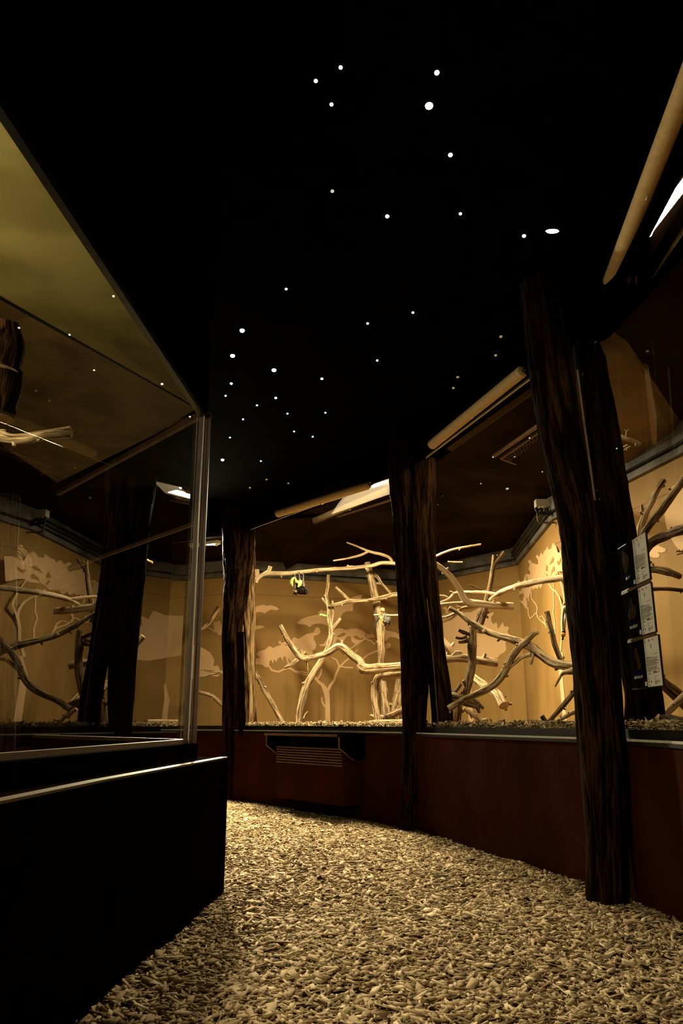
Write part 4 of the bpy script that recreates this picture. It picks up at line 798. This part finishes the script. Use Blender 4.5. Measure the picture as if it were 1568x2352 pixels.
# lettuce held by the perch beside it
def leaf(mb, pts, wdt, curl):
    n = len(pts); rows = []
    for i, (x, y) in enumerate(pts):
        wv = wdt * math.sin(math.pi * (i + .6) / (n + .2)); P = B(x, y, -.07); row = []
        for k in range(-3, 4):
            f_ = k / 3; row.append(P + Vector((f_ * wv * u, abs(f_) * curl * u + .4 * u * math.sin(k * 2.1 + i), .8 * u * math.sin(k * 1.7 + i * 1.3))))
        rows.append(row)
    v = [p for r in rows for p in r] + [p + Vector((0, .003, 0)) for r in rows for p in r]; N = n * 7
    f1 = [(i * 7 + k, i * 7 + k + 1, (i + 1) * 7 + k + 1, (i + 1) * 7 + k) for i in range(n - 1) for k in range(6)]
    mb.add(v, f1 + [tuple(j + N for j in reversed(q)) for q in f1])
mb = MB(); leaf(mb, [(676, 1325), (672, 1328), (669, 1333), (669, 1339), (671, 1346)], 4, 3); leaf(mb, [(677, 1325), (679, 1332), (681, 1337), (684, 1339)], 3.5, 3)
leaf(mb, [(680, 1336), (684, 1333), (688, 1333), (689, 1338), (687, 1344), (684, 1348)], 5, 3); leaf(mb, [(688, 1331), (691, 1333), (691, 1339), (689, 1345)], 2.5, 2)
tag(mb.build('lettuce_leaf', M['lettuce']), 'curled green and white lettuce leaf beside the black bat', 'lettuce')
mb = MB(); mb.limb([(atY(676, 1316, 8.86)[0], .002), (atY(677, 1321, 8.82)[0], .002), (atY(678, 1326, 8.78)[0], .002)], seg=8, amp=0)
tag(mb.build('food_hook', M['steel']), 'small metal hook holding the lettuce on the pale perch', 'hook')
# cucumber on the forked branch
a = atY(735, 1412, 8.92)[0]; b = atY(752, 1416, 8.92)[0]; mb = MB(); e = (b - a).normalized()
mb.cyl(a, b, .0145, .015, n=20); mb.cyl(a - e * .004, a, .012, .0145, n=20); tag(mb.build('cucumber_piece', M['cucumber']), 'green piece of cucumber stuck on the forked branch', 'cucumber')
# grey bat: hangs from the thin perch holding a fruit up with its feet
YB = 8.55; u = atY(885, 1420, YB)[1] / F
t = thing('fruit_bat', B(885, 1412), 'grey fruit bat with orange neck clinging to the thin perch', 'bat')
mb = MB()
def el2(x, y, rx, ry, dy=0): mb.ell(B(x, y, dy), (rx * u, rx * .9 * u, ry * u), n=16, m=12)
el2(891, 1424, 6.2, 7.5); el2(886, 1421, 4.5, 7.5); el2(881, 1425, 3.5, 7); el2(893, 1421, 5, 5); el2(884, 1431, 3.6, 3.2); el2(889, 1430, 5, 3.5)
blob(mb, 'body', M['bat_grey'], t, u * .7)
mb = MB(); mb.ell(B(875.5, 1419, -.02), (4.2 * u, 3.6 * u, 6.2 * u), n=16, m=10); mb.ell(B(874, 1412, -.02), (3 * u, 3 * u, 4 * u), n=14, m=9); mb.ell(B(877.5, 1425, -.02), (2.5 * u, 2.5 * u, 3.5 * u), n=14, m=9)
blob(mb, 'neck_fur', M['bat_orange'], t, u * .6)
mb = MB(); mb.limb([(B(875, 1411, -.03), 2.6 * u), (B(876, 1407, -.03), 2.2 * u), (B(878, 1403.5, -.03), 1.2 * u)], seg=12, amp=.05)
for k in (-1, 1): mb.limb([(B(874.5 + k * 2, 1412, -.03), 1.2 * u), (B(874 + k * 3.2, 1414.5, -.03), .4 * u)], seg=8, amp=0)
put(mb, 'head', M['bat_brown'], t, True)
for x0, x1 in ((886, 880), (888.5, 884)):
    mb = MB(); mb.limb([(B(x1 + 3, 1428, -.03), 2.2 * u), (B(x1 + 1, 1418, -.05), 1.5 * u), (B(x1 - .5, 1409, -.05), 1.1 * u), (B(x1 - 1, 1402, -.05), .8 * u)], seg=10, amp=.08)
    mb.limb([(B(x1 + 3, 1420), 1.3 * u), (B(x0 - .5, 1412), 1.0 * u), (B(x0 - 1, 1409), .7 * u)], seg=8, amp=0); put(mb, 'leg', M['bat_leg'], t, True)
for W_ in ([(871, 1418), (866, 1423), (862, 1432), (860, 1445)], [(888, 1431), (884, 1436), (878, 1440)], [(895, 1428), (894, 1434), (889, 1442)]):
    mb = MB(); wr = [4.0, 3.6, 2.2, .4] if len(W_) == 4 else [1.8, 1.2, .4]
    mb.limb([(B(x, y, .02), r_ * u) for (x, y), r_ in zip(W_, wr)], seg=12, amp=.08)
    for i in range(len(mb.v)):                                   # flatten to a folded membrane
        p = Vector(mb.v[i]); c = B(870, 1430, .02).y; p.y = c + (p.y - c) * .35; mb.v[i] = tuple(p)
    put(mb, 'wing', M['bat_wing'], t, True)
mb = MB(); mb.ell(B(878, 1400.5, -.04), (5.4 * u, 5 * u, 4.8 * u), n=20, m=14); mb.ell(B(881, 1402, -.06), (2.4 * u, 2.4 * u, 2.6 * u), n=12, m=8)
tag(mb.build('fruit_piece', M['fruit']), 'red and orange piece of fruit held by the grey bat', 'fruit')

# ------------------------------------------------------------------ star lights
def star_mesh(r, mat, sx=1):
    mb = MB(); mb.ell((0, 0, 0), (r * sx, r, r * .8), n=10, m=6); o = mb.build('star_light', mat); me = o.data; bpy.data.objects.remove(o); return me
SM = {'s': star_mesh(.0076, M['star']), 'm': star_mesh(.0098, M['star']), 'b': star_mesh(.016, M['star']), 'd': star_mesh(.0085, M['star_dim']), 'a': star_mesh(.010, M['star_amber']), 'x': star_mesh(.013, M['star'], 2.6)}
SL = {'s': 'tiny white star light in the black ceiling', 'm': 'small white star light in the black ceiling', 'b': 'large bright star light in the black ceiling', 'd': 'single greyish star light alone in the middle of the ceiling', 'a': 'faint amber star light near the middle roller', 'x': 'elongated bright star light right of the other ceiling stars'}
def star(P, k):
    o = bpy.data.objects.new('star_light', SM[k]); COL.objects.link(o); o.location = P; tag(o, SL[k], 'ceiling light', {'s': 'tiny ceiling stars', 'm': 'small ceiling stars', 'b': 'large ceiling stars', 'a': 'amber ceiling stars'}.get(k))
for x, y, k in ((782, 155, 's'), (725, 186, 's'), (761, 240, 's'), (1003, 167, 'm'), (985, 243, 'b'), (1034, 356, 'm'), (763, 439, 'd'), (889, 497, 'm'), (1057, 491, 's'), (1203, 542, 'm'),
                (657, 664, 's'), (948, 718, 's'), (844, 743, 's'), (556, 759, 'b'), (534, 817, 'b'), (629, 850, 'b'), (866, 828, 's'), (739, 870, 'm'), (531, 881, 'm'), (633, 914, 'm'), (518, 909, 's'),
                (590, 931, 's'), (660, 950, 's'), (747, 948, 's'), (558, 963, 's'), (675, 991, 's'), (718, 1003, 's'), (528, 1005, 's'), (511, 1056, 'b'), (599, 1059, 's'), (1268, 531, 'x'),
                (1150, 773, 'a'), (1138, 816, 'a'), (1051, 866, 'a'), (1041, 891, 'a'), (574, 1120, 'a'), (612, 1101, 'a'), (662, 1110, 'a')):
    star(atZ(x, y, CEIL - .004), k)
# ------------------------------------------------------------------ wood chips on the corridor floor
def corridor_mask(x, y):
    ins = np.ones(len(x), bool)
    fx = np.interp(y, [p[1] for p in reversed(FRONT)], [p[0] for p in reversed(FRONT)])
    ins &= x < fx + .015
    lx = np.interp(y, [-2, 2.45, 4.07], [-.9, -.7, -.56]); lx = np.where(y > 4.07, -.56 - (y - 4.07) * 1.1, lx)
    return ins & (x > np.maximum(lx - .02, -3.2))
def chip_field(name, n, sampler, z_of, size, flat, label, mats, cat):
    x, y = sampler(n); n = len(x)
    L = rng.lognormal(np.log(size), .42, n).clip(size * .4, size * 2.6); Wd = L * rng.uniform(.14, .5, n); T = rng.uniform(.0006, .0020, n) * (size / .012)
    yaw = rng.uniform(0, 2 * np.pi, n); pit = rng.normal(0, flat, n); rol = rng.normal(0, flat * 1.2, n)
    # eight corners, ends cut askew
    cx = np.array([-1, 1, 1, -1, -1, 1, 1, -1.]); cy = np.array([-1, -1, 1, 1, -1, -1, 1, 1.]); cz = np.array([0, 0, 0, 0, 1, 1, 1, 1.])
    X = L[:, None] * .5 * (cx[None] * (1 + rng.uniform(-.28, .28, (n, 4))[:, [0, 1, 2, 3, 0, 1, 2, 3]])); Y_ = Wd[:, None] * .5 * (cy[None] * (1 + rng.uniform(-.45, .3, (n, 4))[:, [0, 1, 2, 3, 0, 1, 2, 3]])); Zc = T[:, None] * cz[None]
    cp, sp = np.cos(pit)[:, None], np.sin(pit)[:, None]; X, Zc = X * cp + Zc * sp, -X * sp + Zc * cp
    cr_, sr = np.cos(rol)[:, None], np.sin(rol)[:, None]; Y_, Zc = Y_ * cr_ - Zc * sr, Y_ * sr + Zc * cr_
    cw, sw = np.cos(yaw)[:, None], np.sin(yaw)[:, None]; X, Y_ = X * cw - Y_ * sw, X * sw + Y_ * cw
    zz = z_of(x, y) + rng.uniform(0, .017 * size / .02, n)
    V = np.stack([X + x[:, None], Y_ + y[:, None], Zc + zz[:, None]], -1).reshape(-1, 3).astype(np.float32)
    q = np.array([[4, 5, 6, 7], [0, 1, 5, 4], [1, 2, 6, 5], [2, 3, 7, 6], [3, 0, 4, 7]])
    Fs = (np.arange(n)[:, None, None] * 8 + q[None]).reshape(-1).astype(np.int32); nf = n * 5
    me = bpy.data.meshes.new(name); me.vertices.add(n * 8); me.vertices.foreach_set('co', V.ravel()); me.loops.add(nf * 4); me.loops.foreach_set('vertex_index', Fs)
    me.polygons.add(nf); me.polygons.foreach_set('loop_start', np.arange(0, nf * 4, 4, dtype=np.int32)); me.polygons.foreach_set('loop_total', np.full(nf, 4, np.int32))
    me.update(calc_edges=True); a = me.attributes.new('tone', 'FLOAT', 'POINT'); a.data.foreach_set('value', np.repeat(rng.beta(1.5, 1.5, n), 8).astype(np.float32))
    me.materials.append(mats); o = bpy.data.objects.new(name, me); COL.objects.link(o); tag(o, label, cat, kind='stuff'); return o
def bump_z(x, y): return .006 * np.sin(x * 3.1 + y * 1.3) + .005 * np.sin(y * 4.7 - x * 2.2) + .004 * np.sin(x * 11 + 1) * np.sin(y * 9)
def samp(n):
    k = int(n * 3.2); x = rng.uniform(-2.9, 1.4, k); y = 1.9 + 7.6 * rng.random(k) ** 1.0; m = corridor_mask(x, y); return x[m][:n], y[m][:n]
chip_field('wood_chips', 150000, samp, lambda x, y: bump_z(x, y) - .004, .028, .22, 'thick layer of pale wood chips covering the curved path', M['chips'], 'wood chips')
def samp2(n):
    out = []
    for k, lo_, hi_ in ((1, .02, 1), (2, .0, 1), (3, 0, 1), (4, 0, .6)):
        a, nn, e = seg_plane(GLASS, k); b = V3(GLASS[k + 1]); f_ = rng.uniform(lo_, hi_, n // 4); d = rng.exponential(.07, n // 4) + .04
        out.append(np.stack([a.x + (b.x - a.x) * f_ + nn.x * d, a.y + (b.y - a.y) * f_ + nn.y * d], 1))
    o_ = np.concatenate(out); return o_[:, 0], o_[:, 1]
chip_field('bark_chips', 14000, samp2, lambda x, y: EFLOOR + rng.uniform(0, .045, len(x)), .022, .5, 'strip of bark chips along the inside of the window sills', M['chips'], 'bark chips')
